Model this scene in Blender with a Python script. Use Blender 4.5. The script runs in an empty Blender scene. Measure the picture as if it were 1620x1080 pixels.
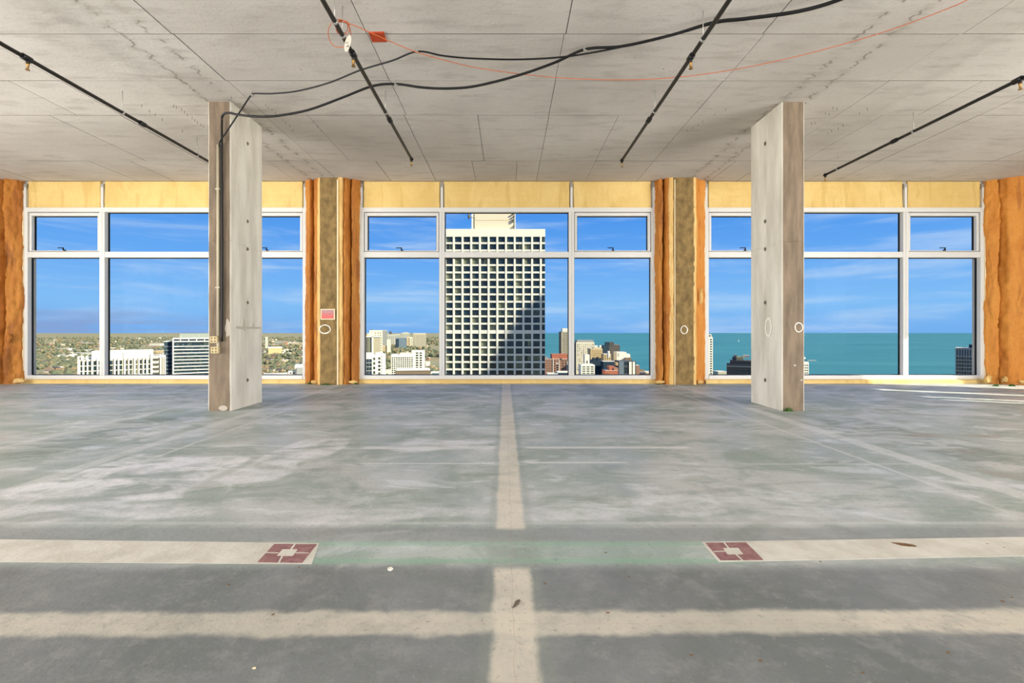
import bpy, bmesh, math, random
from mathutils import Vector, Matrix, noise as mnoise

# ------------------------------------------------------------------ camera
F = 750.0                 # focal length in pixels of the 1620 x 1080 frame
CX, CY = 803.0, 523.5     # where the room's axis meets the frame
EYE = 1.085               # eye height above the slab
CEIL = 4.2
WALL_Y = 9.81
scene = bpy.context.scene
COL = scene.collection
cam_data = bpy.data.cameras.new('camera')
cam = bpy.data.objects.new('camera', cam_data)
COL.objects.link(cam)
cam.location = (0, 0, EYE)
cam.rotation_euler = (math.pi / 2, 0, 0)
cam_data.sensor_width = 36
cam_data.lens = F / 1620 * 36
cam_data.shift_x = (810 - CX) / 1620
cam_data.shift_y = -(540 - CY) / 1620
cam_data.clip_start = 0.05
cam_data.clip_end = 80000
scene.camera = cam

# ------------------------------------------------------------------ colour helper, world, sun, exposure
def lin(r, g, b):
    f = lambda c: (c / 255) / 12.92 if c / 255 <= 0.04045 else ((c / 255 + 0.055) / 1.055) ** 2.4
    return (f(r), f(g), f(b), 1.0)

class G:
    """a tiny node-graph writer"""
    def __init__(s, nt):
        s.nt = nt
    def n(s, t, **kw):
        nd = s.nt.nodes.new(t)
        for k, v in kw.items():
            setattr(nd, k, v)
        return nd
    def put(s, sock, v):
        if hasattr(v, 'is_linked'):
            s.nt.links.new(v, sock)
        elif v is not None:
            if isinstance(v, (int, float)) and hasattr(sock.default_value, '__len__'):
                v = (v,) * len(sock.default_value)
            sock.default_value = v
    def m(s, op, a, b=None, c=None, clamp=False):
        nd = s.n('ShaderNodeMath', operation=op, use_clamp=clamp)
        for i, v in enumerate((a, b, c)):
            if v is not None:
                s.put(nd.inputs[i], v)
        return nd.outputs[0]
    def mix(s, f, a, b, bt='MIX'):
        nd = s.n('ShaderNodeMix', data_type='RGBA', blend_type=bt)
        s.put(nd.inputs[0], f); s.put(nd.inputs[6], a); s.put(nd.inputs[7], b)
        return nd.outputs[2]
    def noise(s, vec, scale, detail=3, rough=0.55, dist=0.0):
        nd = s.n('ShaderNodeTexNoise')
        if vec is not None: s.put(nd.inputs['Vector'], vec)
        nd.inputs['Scale'].default_value = scale
        nd.inputs['Detail'].default_value = detail
        nd.inputs['Roughness'].default_value = rough
        nd.inputs['Distortion'].default_value = dist
        return nd.outputs['Fac']
    def smooth(s, v, lo, hi, a=0.0, b=1.0):
        nd = s.n('ShaderNodeMapRange', interpolation_type='SMOOTHSTEP')
        s.put(nd.inputs[0], v)
        for i, q in enumerate((lo, hi, a, b)):
            s.put(nd.inputs[1 + i], q)
        return nd.outputs[0]
    def band(s, v, lo, hi, soft):
        return s.m('MULTIPLY', s.smooth(v, lo - soft, lo + soft), s.smooth(v, hi - soft, hi + soft, 1.0, 0.0))
    def scale(s, vec, x, y, z):
        nd = s.n('ShaderNodeMapping')
        s.put(nd.inputs[0], vec)
        nd.inputs['Scale'].default_value = (x, y, z)
        return nd.outputs[0]
    def ramp(s, f, stops):
        nd = s.n('ShaderNodeValToRGB')
        s.put(nd.inputs[0], f)
        e = nd.color_ramp.elements
        while len(e) < len(stops): e.new(0.5)
        for el, (p, c) in zip(e, stops):
            el.position = p; el.color = c
        return nd.outputs[0]

world = bpy.data.worlds.new('sky'); scene.world = world
world.use_nodes = True
wt = world.node_tree; wt.nodes.clear()
g = G(wt)
wdir = g.n('ShaderNodeTexCoord').outputs['Generated']
wsep = g.n('ShaderNodeSeparateXYZ'); wt.links.new(wdir, wsep.inputs[0])
wz_ = wsep.outputs[2]
sky = g.ramp(g.m('MULTIPLY', wz_, 1.0), [(0.0, lin(120, 178, 243)), (0.05, lin(133, 192, 250)), (0.14, lin(106, 172, 248)),
                                       (0.26, lin(70, 146, 238)), (0.6, lin(52, 118, 214)), (1.0, lin(44, 100, 190))])
cl = g.noise(g.scale(wdir, 1.6, 1.6, 15.0), 2.2, 5, 0.6, 0.4)
cl = g.m('MULTIPLY', g.smooth(cl, 0.44, 0.8), 0.6)
sky = g.mix(cl, sky, lin(205, 226, 252))
# low grey-violet cloud bank over the land in the west
bank = g.m('MULTIPLY', g.band(wz_, -0.03, 0.032, 0.02),
           g.smooth(g.noise(g.scale(wdir, 2.0, 2.0, 22.0), 2.0, 4, 0.55), 0.36, 0.6))
bank = g.m('MULTIPLY', bank, g.smooth(wsep.outputs[0], -0.62, -0.35, 0.85, 0.0))
sky = g.mix(bank, sky, lin(140, 165, 215))
bg = g.n('ShaderNodeBackground'); g.put(bg.inputs[0], sky); bg.inputs[1].default_value = 1.0
wo = g.n('ShaderNodeOutputWorld'); wt.links.new(bg.outputs[0], wo.inputs[0])

SUN_AZ, SUN_EL = math.radians(24), math.radians(31)
SUN = Vector((-math.cos(SUN_AZ) * math.cos(SUN_EL), math.sin(SUN_AZ) * math.cos(SUN_EL), -math.sin(SUN_EL)))
sd = bpy.data.lights.new('sun', 'SUN'); sd.energy = 10.5; sd.angle = math.radians(0.6); sd.color = (1.0, 0.91, 0.74)
so = bpy.data.objects.new('sun', sd); COL.objects.link(so)
so.rotation_euler = (-SUN).to_track_quat('Z', 'Y').to_euler()

XR = 12.2                 # side walls of the floor plate
YB = -7.0                 # back wall
def fill_light(name, loc, aim, sx, sy, power, col=(1.0, 0.97, 0.93)):
    d = bpy.data.lights.new(name, 'AREA'); d.shape = 'RECTANGLE'; d.size = sx; d.size_y = sy
    d.energy = power; d.color = col
    o = bpy.data.objects.new(name, d); COL.objects.link(o); o.location = loc
    o.rotation_euler = (-Vector(aim)).to_track_quat('Z', 'Y').to_euler()
    return o
# fill lights added behind the unseen side and back openings to brighten the room
fill_light('fill_right_openings', (XR + 0.3, -1.7, 1.9), (-1, 0, 0.35), 9.4, 3.5, 2600)
fill_light('fill_left_openings', (-XR - 0.3, -0.7, 1.9), (1, 0, 0.35), 11.4, 3.5, 2700)
fill_light('fill_back_openings', (0, YB - 0.3, 1.9), (0, 1, 0.4), 22, 3.5, 800)

scene.cycles.max_bounces = 6; scene.cycles.diffuse_bounces = 3; scene.cycles.adaptive_threshold = 0.04
scene.view_settings.view_transform = 'Standard'
scene.view_settings.look = 'None'
scene.view_settings.exposure = 0.0
scene.view_settings.gamma = 1.0
scene.view_settings.use_curve_mapping = False

# ------------------------------------------------------------------ coordinates
def wx(px, Y): return (px - CX) * Y / F
def wz(py, Y): return EYE - (py - CY) * Y / F
def at(px, py, Y): return Vector((wx(px, Y), Y, wz(py, Y)))
def on_ceiling(px, py, z=CEIL):
    Y = F * (z - EYE) / (CY - py); return at(px, py, Y)
def on_floor(px, py, z=0.0):
    Y = F * (EYE - z) / (py - CY); return at(px, py, Y)
R = random.Random(7)

# ------------------------------------------------------------------ mesh helpers
def box(bm, x0, x1, y0, y1, z0, z1, mi=0):
    v = [bm.verts.new((x, y, z)) for x in (x0, x1) for y in (y0, y1) for z in (z0, z1)]
    for q in ((0, 1, 3, 2), (4, 6, 7, 5), (0, 4, 5, 1), (2, 3, 7, 6), (0, 2, 6, 4), (1, 5, 7, 3)):
        f = bm.faces.new([v[i] for i in q]); f.material_index = mi
def prism(bm, pts, z0, z1, mi=0):
    a = [bm.verts.new((x, y, z0)) for x, y in pts]; b = [bm.verts.new((x, y, z1)) for x, y in pts]
    n = len(pts)
    bm.faces.new(a[::-1]).material_index = mi; bm.faces.new(b).material_index = mi
    for i in range(n):
        bm.faces.new((a[i], a[(i + 1) % n], b[(i + 1) % n], b[i])).material_index = mi
def tube(bm, pts, r, seg=10, cap=True):
    pts = [Vector(p) for p in pts]
    rings = []
    up = Vector((0, 0, 1))
    for i, p in enumerate(pts):
        t = (pts[min(i + 1, len(pts) - 1)] - pts[max(i - 1, 0)]).normalized()
        ref = up if abs(t.z) < 0.9 else Vector((1, 0, 0))
        a = t.cross(ref).normalized(); b = a.cross(t).normalized()
        rr = r[i] if isinstance(r, (list, tuple)) else r
        rings.append([bm.verts.new(p + (a * math.cos(2 * math.pi * k / seg) + b * math.sin(2 * math.pi * k / seg)) * rr) for k in range(seg)])
    for i in range(len(rings) - 1):
        for k in range(seg):
            f = bm.faces.new((rings[i][k], rings[i][(k + 1) % seg], rings[i + 1][(k + 1) % seg], rings[i + 1][k])); f.smooth = True
    if cap:
        bm.faces.new(rings[0][::-1]); bm.faces.new(rings[-1])
def spline(pts, n=8):
    """Catmull-Rom through the points"""
    P = [Vector(p) for p in pts]; P = [2 * P[0] - P[1]] + P + [2 * P[-1] - P[-2]]
    out = []
    for i in range(1, len(P) - 2):
        for k in range(n):
            t = k / n; a, b, c, d = P[i - 1], P[i], P[i + 1], P[i + 2]
            out.append(0.5 * ((2 * b) + (c - a) * t + (2 * a - 5 * b + 4 * c - d) * t * t + (3 * b - a - 3 * c + d) * t ** 3))
    out.append(P[-2]); return out
def me_of(bm, name='mesh', bevel=0.0):
    if bevel:
        bmesh.ops.bevel(bm, geom=bm.edges[:], offset=bevel, segments=1, affect='EDGES')
    bmesh.ops.recalc_face_normals(bm, faces=bm.faces[:])
    me = bpy.data.meshes.new(name); bm.to_mesh(me); bm.free(); return me
def obj(name, me, mats, parent=None, loc=(0, 0, 0), label=None, bevel=0.0):
    if isinstance(me, bmesh.types.BMesh): me = me_of(me, name, bevel)
    if not isinstance(mats, (list, tuple)): mats = [mats]
    if not me.materials:
        for m_ in mats: me.materials.append(m_)
    o = bpy.data.objects.new(name, me); COL.objects.link(o); o.location = loc
    if parent: o.parent = parent
    if label: o['label'] = label
    return o
def boxobj(name, x0, x1, y0, y1, z0, z1, m_, parent=None, bevel=0.0, origin=None):
    bm = bmesh.new(); ox, oy, oz = origin or (0, 0, 0)
    box(bm, x0 - ox, x1 - ox, y0 - oy, y1 - oy, z0 - oz, z1 - oz)
    return obj(name, bm, m_, parent, (ox, oy, oz), bevel=bevel)
def tag(o, label, cat, group=None, kind=None):
    o['label'] = label; o['category'] = cat
    if group: o['group'] = group
    if kind: o['kind'] = kind
    return o
def struct(o, label=None):
    o['kind'] = 'structure'
    if label: o['label'] = label
    return o
def empty(name, loc=(0, 0, 0)):
    o = bpy.data.objects.new(name, None); COL.objects.link(o); o.location = loc
    o.empty_display_size = 0.1; return o
def sub(o, parent, keep=True):
    """parent o to an empty that sits at parent.location without moving it"""
    o.parent = parent
    if keep: o.location = Vector(o.location) - parent.location
    return o

# ------------------------------------------------------------------ materials
def mat(name, col, rough=0.7, spec=0.3, metal=0.0, var=0.0, vscale=5.0, bump=0.0, bscale=40.0, col2=None, stretch=(1, 1, 1), detail=4):
    m_ = bpy.data.materials.new(name); m_.use_nodes = True
    nt = m_.node_tree; b = nt.nodes['Principled BSDF']; q = G(nt)
    b.inputs['Roughness'].default_value = rough; b.inputs['Specular IOR Level'].default_value = spec
    b.inputs['Metallic'].default_value = metal
    if var or col2:
        v = q.scale(q.n('ShaderNodeTexCoord').outputs['Object'], *stretch)
        f = q.noise(v, vscale, detail, 0.6)
        c2 = col2 or tuple(min(1, c * (1 - var)) for c in col[:3]) + (1,)
        q.put(b.inputs['Base Color'], q.mix(q.smooth(f, 0.3, 0.7), col, c2))
    else:
        b.inputs['Base Color'].default_value = col
    if bump:
        v = q.n('ShaderNodeTexCoord').outputs['Object']
        bn = q.n('ShaderNodeBump'); bn.inputs['Strength'].default_value = bump; bn.inputs['Distance'].default_value = 0.02
        q.put(bn.inputs['Height'], q.noise(v, bscale, 5, 0.65)); q.put(b.inputs['Normal'], bn.outputs[0])
    return m_

def concrete_ceiling():
    m_ = bpy.data.materials.new('ceiling_concrete'); m_.use_nodes = True
    nt = m_.node_tree; b = nt.nodes['Principled BSDF']; q = G(nt)
    geo = q.n('ShaderNodeNewGeometry').outputs['Position']
    sp = q.n('ShaderNodeSeparateXYZ'); nt.links.new(geo, sp.inputs[0])
    X, Y = sp.outputs[0], sp.outputs[1]
    oi = q.n('ShaderNodeObjectInfo').outputs['Random']
    f1 = q.noise(geo, 0.55, 3, 0.6)
    f2 = q.noise(q.scale(geo, 1.2, 5.0, 1), 1.6, 5, 0.65)
    f3 = q.noise(geo, 26, 2, 0.7)
    c = q.mix(q.smooth(f1, 0.3, 0.7), lin(190, 183, 175), lin(208, 202, 195))
    c = q.mix(q.m('MULTIPLY', q.smooth(f2, 0.48, 0.72), 0.5), c, lin(158, 150, 143))
    c = q.mix(q.m('MULTIPLY', q.smooth(f3, 0.52, 0.8), 0.35), c, lin(150, 142, 134))
    c = q.mix(q.m('MULTIPLY', oi, 0.22), c, lin(172, 163, 156))
    # leak stains: two wavy rows of grout marks along each column line
    AX = q.m('ABSOLUTE', X)
    wob = q.m('MULTIPLY', q.m('SUBTRACT', q.noise(q.scale(geo, 0.5, 3.4, 1), 2.4, 3, 0.7), 0.5), 0.3)
    gapn = q.noise(q.scale(geo, 0.6, 4.2, 1), 1.7, 2, 0.6)
    for xs, g0 in ((4.05, 0.40), (3.72, 0.44)):
        d = q.m('ABSOLUTE', q.m('ADD', q.m('SUBTRACT', AX, xs), wob))
        line = q.m('MULTIPLY', q.smooth(d, 0.006, 0.024, 1.0, 0.0), q.smooth(gapn, g0, g0 + 0.16))
        c = q.mix(q.m('MULTIPLY', line, 0.6), c, lin(100, 92, 76))
        halo = q.m('MULTIPLY', q.smooth(d, 0.02, 0.12, 1.0, 0.0), q.smooth(f2, 0.4, 0.6))
        c = q.mix(q.m('MULTIPLY', halo, 0.25), c, lin(138, 128, 110))
    # rust specks and pits
    vo = q.n('ShaderNodeTexVoronoi'); vo.inputs['Scale'].default_value = 1.7; q.put(vo.inputs['Vector'], geo)
    c = q.mix(q.smooth(vo.outputs['Distance'], 0.012, 0.03, 0.8, 0.0), c, lin(120, 98, 80))
    q.put(b.inputs['Base Color'], c)
    b.inputs['Roughness'].default_value = 0.75; b.inputs['Specular IOR Level'].default_value = 0.25
    bn = q.n('ShaderNodeBump'); bn.inputs['Strength'].default_value = 0.35; bn.inputs['Distance'].default_value = 0.01
    q.put(bn.inputs['Height'], q.m('ADD', f2, q.m('MULTIPLY', f3, 0.5))); q.put(b.inputs['Normal'], bn.outputs[0])
    return m_

def concrete_floor():
    m_ = bpy.data.materials.new('floor_concrete'); m_.use_nodes = True
    nt = m_.node_tree; b = nt.nodes['Principled BSDF']; q = G(nt)
    P = q.n('ShaderNodeTexCoord').outputs['Object']
    sp = q.n('ShaderNodeSeparateXYZ'); nt.links.new(P, sp.inputs[0])
    X, Y = sp.outputs[0], sp.outputs[1]
    n1 = q.noise(P, 0.9, 3, 0.6, 0.6)
    n2 = q.noise(q.scale(P, 1.0, 1.3, 1), 1.5, 4, 0.65, 0.6)
    n3 = q.noise(P, 38, 2, 0.75)
    n4 = q.noise(q.scale(P, 0.8, 1.8, 1), 2.2, 4, 0.6, 0.8)
    n5 = q.noise(P, 7.0, 4, 0.75)
    wob = q.m('MULTIPLY', q.m('SUBTRACT', q.noise(P, 5.0, 3, 0.65), 0.5), 0.10)
    wob2 = q.m('MULTIPLY', q.m('SUBTRACT', n1, 0.5), 0.7)
    c = q.mix(q.smooth(n1, 0.38, 0.62), lin(156, 165, 161), lin(184, 187, 184))
    c = q.mix(q.m('MULTIPLY', q.smooth(n2, 0.46, 0.64), 0.7), c, lin(138, 151, 142))       # old green coating residue
    c = q.mix(q.m('MULTIPLY', q.smooth(n4, 0.44, 0.30), 0.35), c, lin(122, 132, 124))       # damp dark wipes
    c = q.mix(q.m('MULTIPLY', q.smooth(n4, 0.54, 0.68), 0.5), c, lin(218, 221, 224))       # scoured white
    c = q.mix(q.m('MULTIPLY', q.smooth(n5, 0.52, 0.72), 0.4), c, lin(200, 200, 196))
    c = q.mix(q.m('MULTIPLY', q.smooth(n5, 0.44, 0.28), 0.25), c, lin(138, 144, 138))
    # darker unfinished strip of slab in front of the old partition line
    near = q.smooth(q.m('ADD', Y, q.m('MULTIPLY', wob, 0.6)), 2.12, 2.26, 1.0, 0.0)
    dk = q.mix(q.smooth(n1, 0.3, 0.7), lin(104, 108, 108), lin(128, 131, 132))
    dk = q.mix(q.m('MULTIPLY', q.smooth(n5, 0.45, 0.7), 0.5), dk, lin(146, 147, 145))
    c = q.mix(q.m('MULTIPLY', near, 0.92), c, dk)
    mid = q.m('MULTIPLY', q.band(Y, 2.44, 2.62, 0.03), 0.6)
    c = q.mix(mid, c, lin(134, 136, 137))
    # scoured white patches with ragged straight edges
    Xw, Yw = q.m('ADD', X, wob2), q.m('ADD', Y, wob2)
    rag = q.m('MULTIPLY', q.smooth(n4, 0.34, 0.56), q.smooth(n5, 0.3, 0.6, 0.35, 1.0))
    for (x0, x1, y0, y1, s, k) in ((-3.35, -2.15, 3.05, 4.1, 0.04, 0.85), (-2.05, -1.62, 3.5, 4.75, 0.03, 0.7), (-3.2, -1.8, 2.72, 2.95, 0.05, 0.6),
                                   (-0.95, -0.1, 4.35, 4.75, 0.05, 0.5), (-1.2, 1.3, 2.7, 2.92, 0.04, 0.45), (0.8, 1.35, 2.95, 3.3, 0.06, 0.6),
                                   (1.5, 2.5, 2.75, 3.1, 0.1, 0.4), (-4.2, -3.6, 4.6, 5.9, 0.08, 0.5), (2.6, 3.6, 3.2, 3.45, 0.08, 0.45)):
        mk = q.m('MULTIPLY', q.band(Xw, x0, x1, s), q.band(Yw, y0, y1, s))
        c = q.mix(q.m('MULTIPLY', q.m('MULTIPLY', mk, rag), k), c, lin(224, 223, 226))
    # dark green damp patches along the column lines
    for (x0, x1, y0, y1) in ((-4.6, -4.0, 3.9, 6.2), (3.75, 4.4, 3.6, 6.0)):
        mk = q.m('MULTIPLY', q.band(Xw, x0, x1, 0.08), q.band(Y, y0, y1, 0.3))
        c = q.mix(q.m('MULTIPLY', q.m('MULTIPLY', mk, q.smooth(n4, 0.45, 0.6)), 0.7), c, lin(108, 120, 108))
    c = q.mix(q.m('MULTIPLY', q.m('MULTIPLY', q.band(Xw, 3.6, 5.2, 0.2), q.band(Y, 3.4, 5.4, 0.3)), q.m('MULTIPLY', q.smooth(n2, 0.55, 0.65), 0.5)), c, lin(168, 146, 138))
    # partition tracks: long pale strips down the plate
    for (x0, x1, k) in ((-3.46, -3.33, 0.5), (-3.05, -3.01, 0.55), (2.98, 3.02, 0.6), (3.32, 3.48, 0.65), (-4.75, -4.66, 0.35), (5.0, 5.04, 0.3)):
        mk = q.m('MULTIPLY', q.band(q.m('ADD', X, q.m('MULTIPLY', wob, 0.25)), x0, x1, 0.012), q.band(Y, 2.9, 9.6, 0.3))
        c = q.mix(q.m('MULTIPLY', q.m('MULTIPLY', mk, q.smooth(n5, 0.2, 0.5)), k), c, lin(205, 206, 204))
    # thin and thick pale lines across the plate
    for (y0, y1, x0, x1, k) in ((8.30, 8.37, -12, 12, 0.75), (7.28, 7.33, -1.3, -0.3, 0.6), (5.53, 5.56, -7, 3.0, 0.5), (4.36, 4.47, -1.35, -0.12, 0.75),
                                (4.38, 4.46, 0.16, 1.7, 0.7), (3.87, 3.90, -1.2, -0.1, 0.7), (3.89, 3.94, 0.16, 1.0, 0.7), (3.86, 3.88, 1.9, 3.4, 0.6), (2.66, 2.70, -5, 5, 0.3)):
        mk = q.m('MULTIPLY', q.band(q.m('ADD', Y, q.m('MULTIPLY', wob, 0.12)), y0, y1, 0.008), q.band(X, x0, x1, 0.05))
        c = q.mix(q.m('MULTIPLY', mk, k), c, lin(214, 213, 209))
    # green coating edges between the two painted bars
    gx = q.band(X, -1.12, 1.12, 0.05)
    for (y0, y1, k) in ((2.395, 2.445, 0.45), (2.215, 2.262, 0.5), (2.262, 2.395, 0.12)):
        mk = q.m('MULTIPLY', q.m('MULTIPLY', q.band(q.m('ADD', Y, q.m('MULTIPLY', wob, 0.05)), y0, y1, 0.008), gx), k)
        c = q.mix(mk, c, lin(128, 176, 146))
    # the bare strip down the middle and the one across the front
    Xs = q.m('ADD', q.m('ADD', X, q.m('MULTIPLY', Y, 0.0065)), q.m('MULTIPLY', wob, 0.45))
    strip = q.m('MULTIPLY', q.band(Xs, -0.045, 0.115, 0.016), q.m('SUBTRACT', 1.0, q.m('MULTIPLY', q.band(Y, 2.17, 2.60, 0.03), 1.0)))
    strip = q.m('MULTIPLY', q.m('MULTIPLY', strip, q.smooth(n5, 0.25, 0.55, 0.65, 1.0)), q.smooth(n2, 0.35, 0.65, 1.0, 0.75))
    edge = q.m('MULTIPLY', q.band(Xs, -0.09, 0.16, 0.02), 0.35)
    c = q.mix(edge, c, lin(140, 148, 138))
    c = q.mix(q.m('MULTIPLY', strip, 0.92), c, lin(214, 206, 190))
    fr = q.band(q.m('ADD', Y, q.m('ADD', q.m('MULTIPLY', wob, 0.9), q.m('MULTIPLY', X, -0.006))), 1.695, 1.835, 0.022)
    fr = q.m('MULTIPLY', q.m('MULTIPLY', fr, q.smooth(n5, 0.25, 0.55, 0.6, 1.0)), q.smooth(n2, 0.3, 0.6, 1.0, 0.72))
    c = q.mix(q.m('MULTIPLY', fr, 0.9), c, lin(210, 203, 187))
    # pencil and layout lines, a red one along the front strip
    for (a, lo, hi, col_, k) in ((Y, 1.757, 1.760, lin(200, 120, 100), 0.18), (Xs, 0.033, 0.036, lin(170, 130, 110), 0.35)):
        c = q.mix(q.m('MULTIPLY', q.band(a, lo, hi, 0.0015), k), c, col_)
    # scuffs, curved tyre marks
    wv = q.n('ShaderNodeTexWave', wave_type='RINGS'); wv.inputs['Scale'].default_value = 0.55; wv.inputs['Distortion'].default_value = 9.0
    wv.inputs['Detail'].default_value = 2.5; wv.inputs['Detail Scale'].default_value = 0.9; q.put(wv.inputs['Vector'], P)
    c = q.mix(q.m('MULTIPLY', q.m('MULTIPLY', q.smooth(wv.outputs['Fac'], 0.93, 1.0), q.smooth(n1, 0.45, 0.6)), 0.22), c, lin(106, 112, 104))
    # fine grit
    c = q.mix(q.m('MULTIPLY', q.smooth(n3, 0.56, 0.8), 0.5), c, lin(98, 96, 92))
    c = q.mix(q.m('MULTIPLY', q.smooth(n3, 0.40, 0.22), 0.2), c, lin(205, 202, 196))
    q.put(b.inputs['Base Color'], c)
    q.put(b.inputs['Roughness'], q.smooth(n2, 0.3, 0.7, 0.42, 0.62))
    b.inputs['Specular IOR Level'].default_value = 0.4
    bn = q.n('ShaderNodeBump'); bn.inputs['Strength'].default_value = 0.3; bn.inputs['Distance'].default_value = 0.006
    q.put(bn.inputs['Height'], q.m('ADD', n3, q.m('MULTIPLY', n5, 0.6))); q.put(b.inputs['Normal'], bn.outputs[0])
    return m_

def foam_mat(name, a, b_, c_, streak=6.0):
    m_ = bpy.data.materials.new(name); m_.use_nodes = True
    nt = m_.node_tree; b = nt.nodes['Principled BSDF']; q = G(nt)
    P = q.n('ShaderNodeNewGeometry').outputs['Position']
    f = q.noise(q.scale(P, streak, 1.0, 0.7), 1.7, 4, 0.65, 0.6)
    f2 = q.noise(P, 30, 3, 0.75)
    f4 = q.noise(q.scale(P, 2.0, 2.0, 0.35), 3.0, 3, 0.6, 0.3)
    c = q.mix(q.smooth(f, 0.3, 0.7), a, b_)
    c = q.mix(q.m('MULTIPLY', q.smooth(f2, 0.5, 0.8), 0.5), c, c_)
    c = q.mix(q.m('MULTIPLY', q.smooth(f4, 0.54, 0.66), 0.6), c, c_)
    q.put(b.inputs['Base Color'], c); b.inputs['Roughness'].default_value = 0.6; b.inputs['Specular IOR Level'].default_value = 0.35
    bn = q.n('ShaderNodeBump'); bn.inputs['Strength'].default_value = 0.5; bn.inputs['Distance'].default_value = 0.02
    q.put(bn.inputs['Height'], f2); q.put(b.inputs['Normal'], bn.outputs[0])
    return m_

def glass_mat(name, tint=(1, 1, 1, 1), refl=0.08):
    m_ = bpy.data.materials.new(name); m_.use_nodes = True
    nt = m_.node_tree; nt.nodes.clear(); q = G(nt)
    tr = q.n('ShaderNodeBsdfTransparent'); tr.inputs[0].default_value = tint
    gl = q.n('ShaderNodeBsdfGlossy'); gl.inputs['Roughness'].default_value = 0.02
    fr = q.n('ShaderNodeFresnel'); fr.inputs[0].default_value = 1.35
    mx = q.n('ShaderNodeMixShader'); q.put(mx.inputs[0], q.m('MULTIPLY', fr.outputs[0], refl, clamp=True))
    nt.links.new(tr.outputs[0], mx.inputs[1]); nt.links.new(gl.outputs[0], mx.inputs[2])
    out = q.n('ShaderNodeOutputMaterial'); nt.links.new(mx.outputs[0], out.inputs[0])
    return m_

M = {}
M['ceiling'] = concrete_ceiling()
M['joint'] = mat('grimy_joint_concrete', lin(112, 105, 97), 0.95, 0.05)
M['floor'] = concrete_floor()
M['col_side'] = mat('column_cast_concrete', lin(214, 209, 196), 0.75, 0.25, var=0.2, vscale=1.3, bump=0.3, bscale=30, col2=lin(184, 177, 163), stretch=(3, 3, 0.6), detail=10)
M['col_front'] = mat('column_front_concrete', lin(138, 121, 102), 0.85, 0.2, bump=0.5, bscale=45, vscale=2.2, col2=lin(104, 92, 78), stretch=(4, 4, 0.7), detail=7)  # browner, rougher concrete on the front faces
M['pillar'] = mat('pillar_rough_concrete', lin(156, 130, 84), 0.9, 0.15, bump=0.8, bscale=60, vscale=7.0, col2=lin(114, 94, 62), stretch=(1, 1, 0.7), detail=10)
M['foam_y'] = foam_mat('yellow_spray_foam', lin(214, 180, 108), lin(226, 196, 128), lin(202, 166, 94), 1.0)
M['foam_o'] = foam_mat('aged_orange_spray_foam', lin(194, 128, 50), lin(170, 102, 36), lin(124, 70, 26), 4.5)
M['foam_ob'] = foam_mat('bright_orange_spray_foam', lin(214, 144, 60), lin(198, 124, 44), lin(160, 92, 32), 3.0)
M['foam_c'] = foam_mat('cream_spray_foam_skin', lin(226, 190, 124), lin(206, 166, 96), lin(170, 128, 64), 2.0)
M['frame'] = mat('white_aluminium_frame', lin(212, 210, 205), 0.4, 0.4)
M['gasket'] = mat('black_rubber_gasket', lin(16, 18, 20), 0.7)
M['caulk'] = mat('cream_caulk', lin(226, 208, 172), 0.8)
M['pane'] = glass_mat('window_glass', (0.97, 0.985, 0.98, 1), 0.015)
M['wall'] = mat('grey_shell_wall', lin(190, 182, 172), 0.85, var=0.15, vscale=1.2)
M['black'] = mat('black_steel_pipe', lin(17, 17, 18), 0.45, 0.35)
M['cable'] = mat('black_cable_sheath', lin(13, 13, 14), 0.55, 0.3)
M['brass'] = mat('sprinkler_brass', lin(150, 116, 66), 0.4, 0.5, 0.7)
M['steel'] = mat('galvanised_steel', lin(170, 168, 162), 0.4, 0.5, 0.6)
M['orange'] = mat('orange_cord', lin(190, 98, 56), 0.7)
M['red'] = mat('red_primer', lin(188, 72, 34), 0.7, var=0.35, vscale=14)
M['tag'] = mat('white_plastic_tag', lin(206, 198, 184), 0.6)
M['ink'] = mat('black_print', lin(30, 28, 28), 0.7)
M['pvc'] = mat('cream_painted_conduit', lin(176, 166, 142), 0.6)
M['outlet'] = mat('cream_outlet_plastic', lin(190, 174, 132), 0.6)
M['slot'] = mat('outlet_socket_face', lin(128, 106, 70), 0.6)
M['chalk'] = mat('white_marking_paint', lin(226, 220, 206), 0.9)
M['plaster'] = mat('white_plaster_smear', lin(172, 163, 149), 0.9)
M['hole'] = mat('tie_hole_mortar', lin(104, 96, 84), 0.95)
M['bar'] = mat('cream_floor_paint', lin(216, 212, 202), 0.65, 0.3, vscale=6, col2=lin(196, 191, 178), bump=0.15, detail=7)
M['maroon'] = mat('maroon_floor_paint', lin(158, 120, 118), 0.7, 0.3, vscale=26, col2=lin(130, 88, 90), detail=6)
M['moss'] = mat('green_moss', lin(86, 122, 52), 0.9, vscale=60, col2=lin(48, 78, 30))
M['wood'] = mat('brown_scrap', lin(126, 96, 62), 0.9, vscale=20, col2=lin(90, 66, 40))
M['picture'] = None

def picture_mat():
    m_ = bpy.data.materials.new('faded_red_notice'); m_.use_nodes = True
    nt = m_.node_tree; b = nt.nodes['Principled BSDF']; q = G(nt)
    P = q.n('ShaderNodeTexCoord').outputs['Object']
    sp = q.n('ShaderNodeSeparateXYZ'); nt.links.new(P, sp.inputs[0])
    f = q.noise(P, 38, 4, 0.7)
    c = q.mix(q.smooth(q.m('ADD', sp.outputs[2], q.m('MULTIPLY', q.m('SUBTRACT', f, 0.5), 0.2)), -0.05, 0.07), lin(206, 92, 84), lin(176, 128, 132))
    c = q.mix(q.smooth(f, 0.55, 0.66), c, lin(84, 66, 74))
    c = q.mix(q.smooth(f, 0.40, 0.30), c, lin(226, 148, 142))
    q.put(b.inputs['Base Color'], c); b.inputs['Roughness'].default_value = 0.5
    return m_
M['picture'] = picture_mat()

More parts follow.
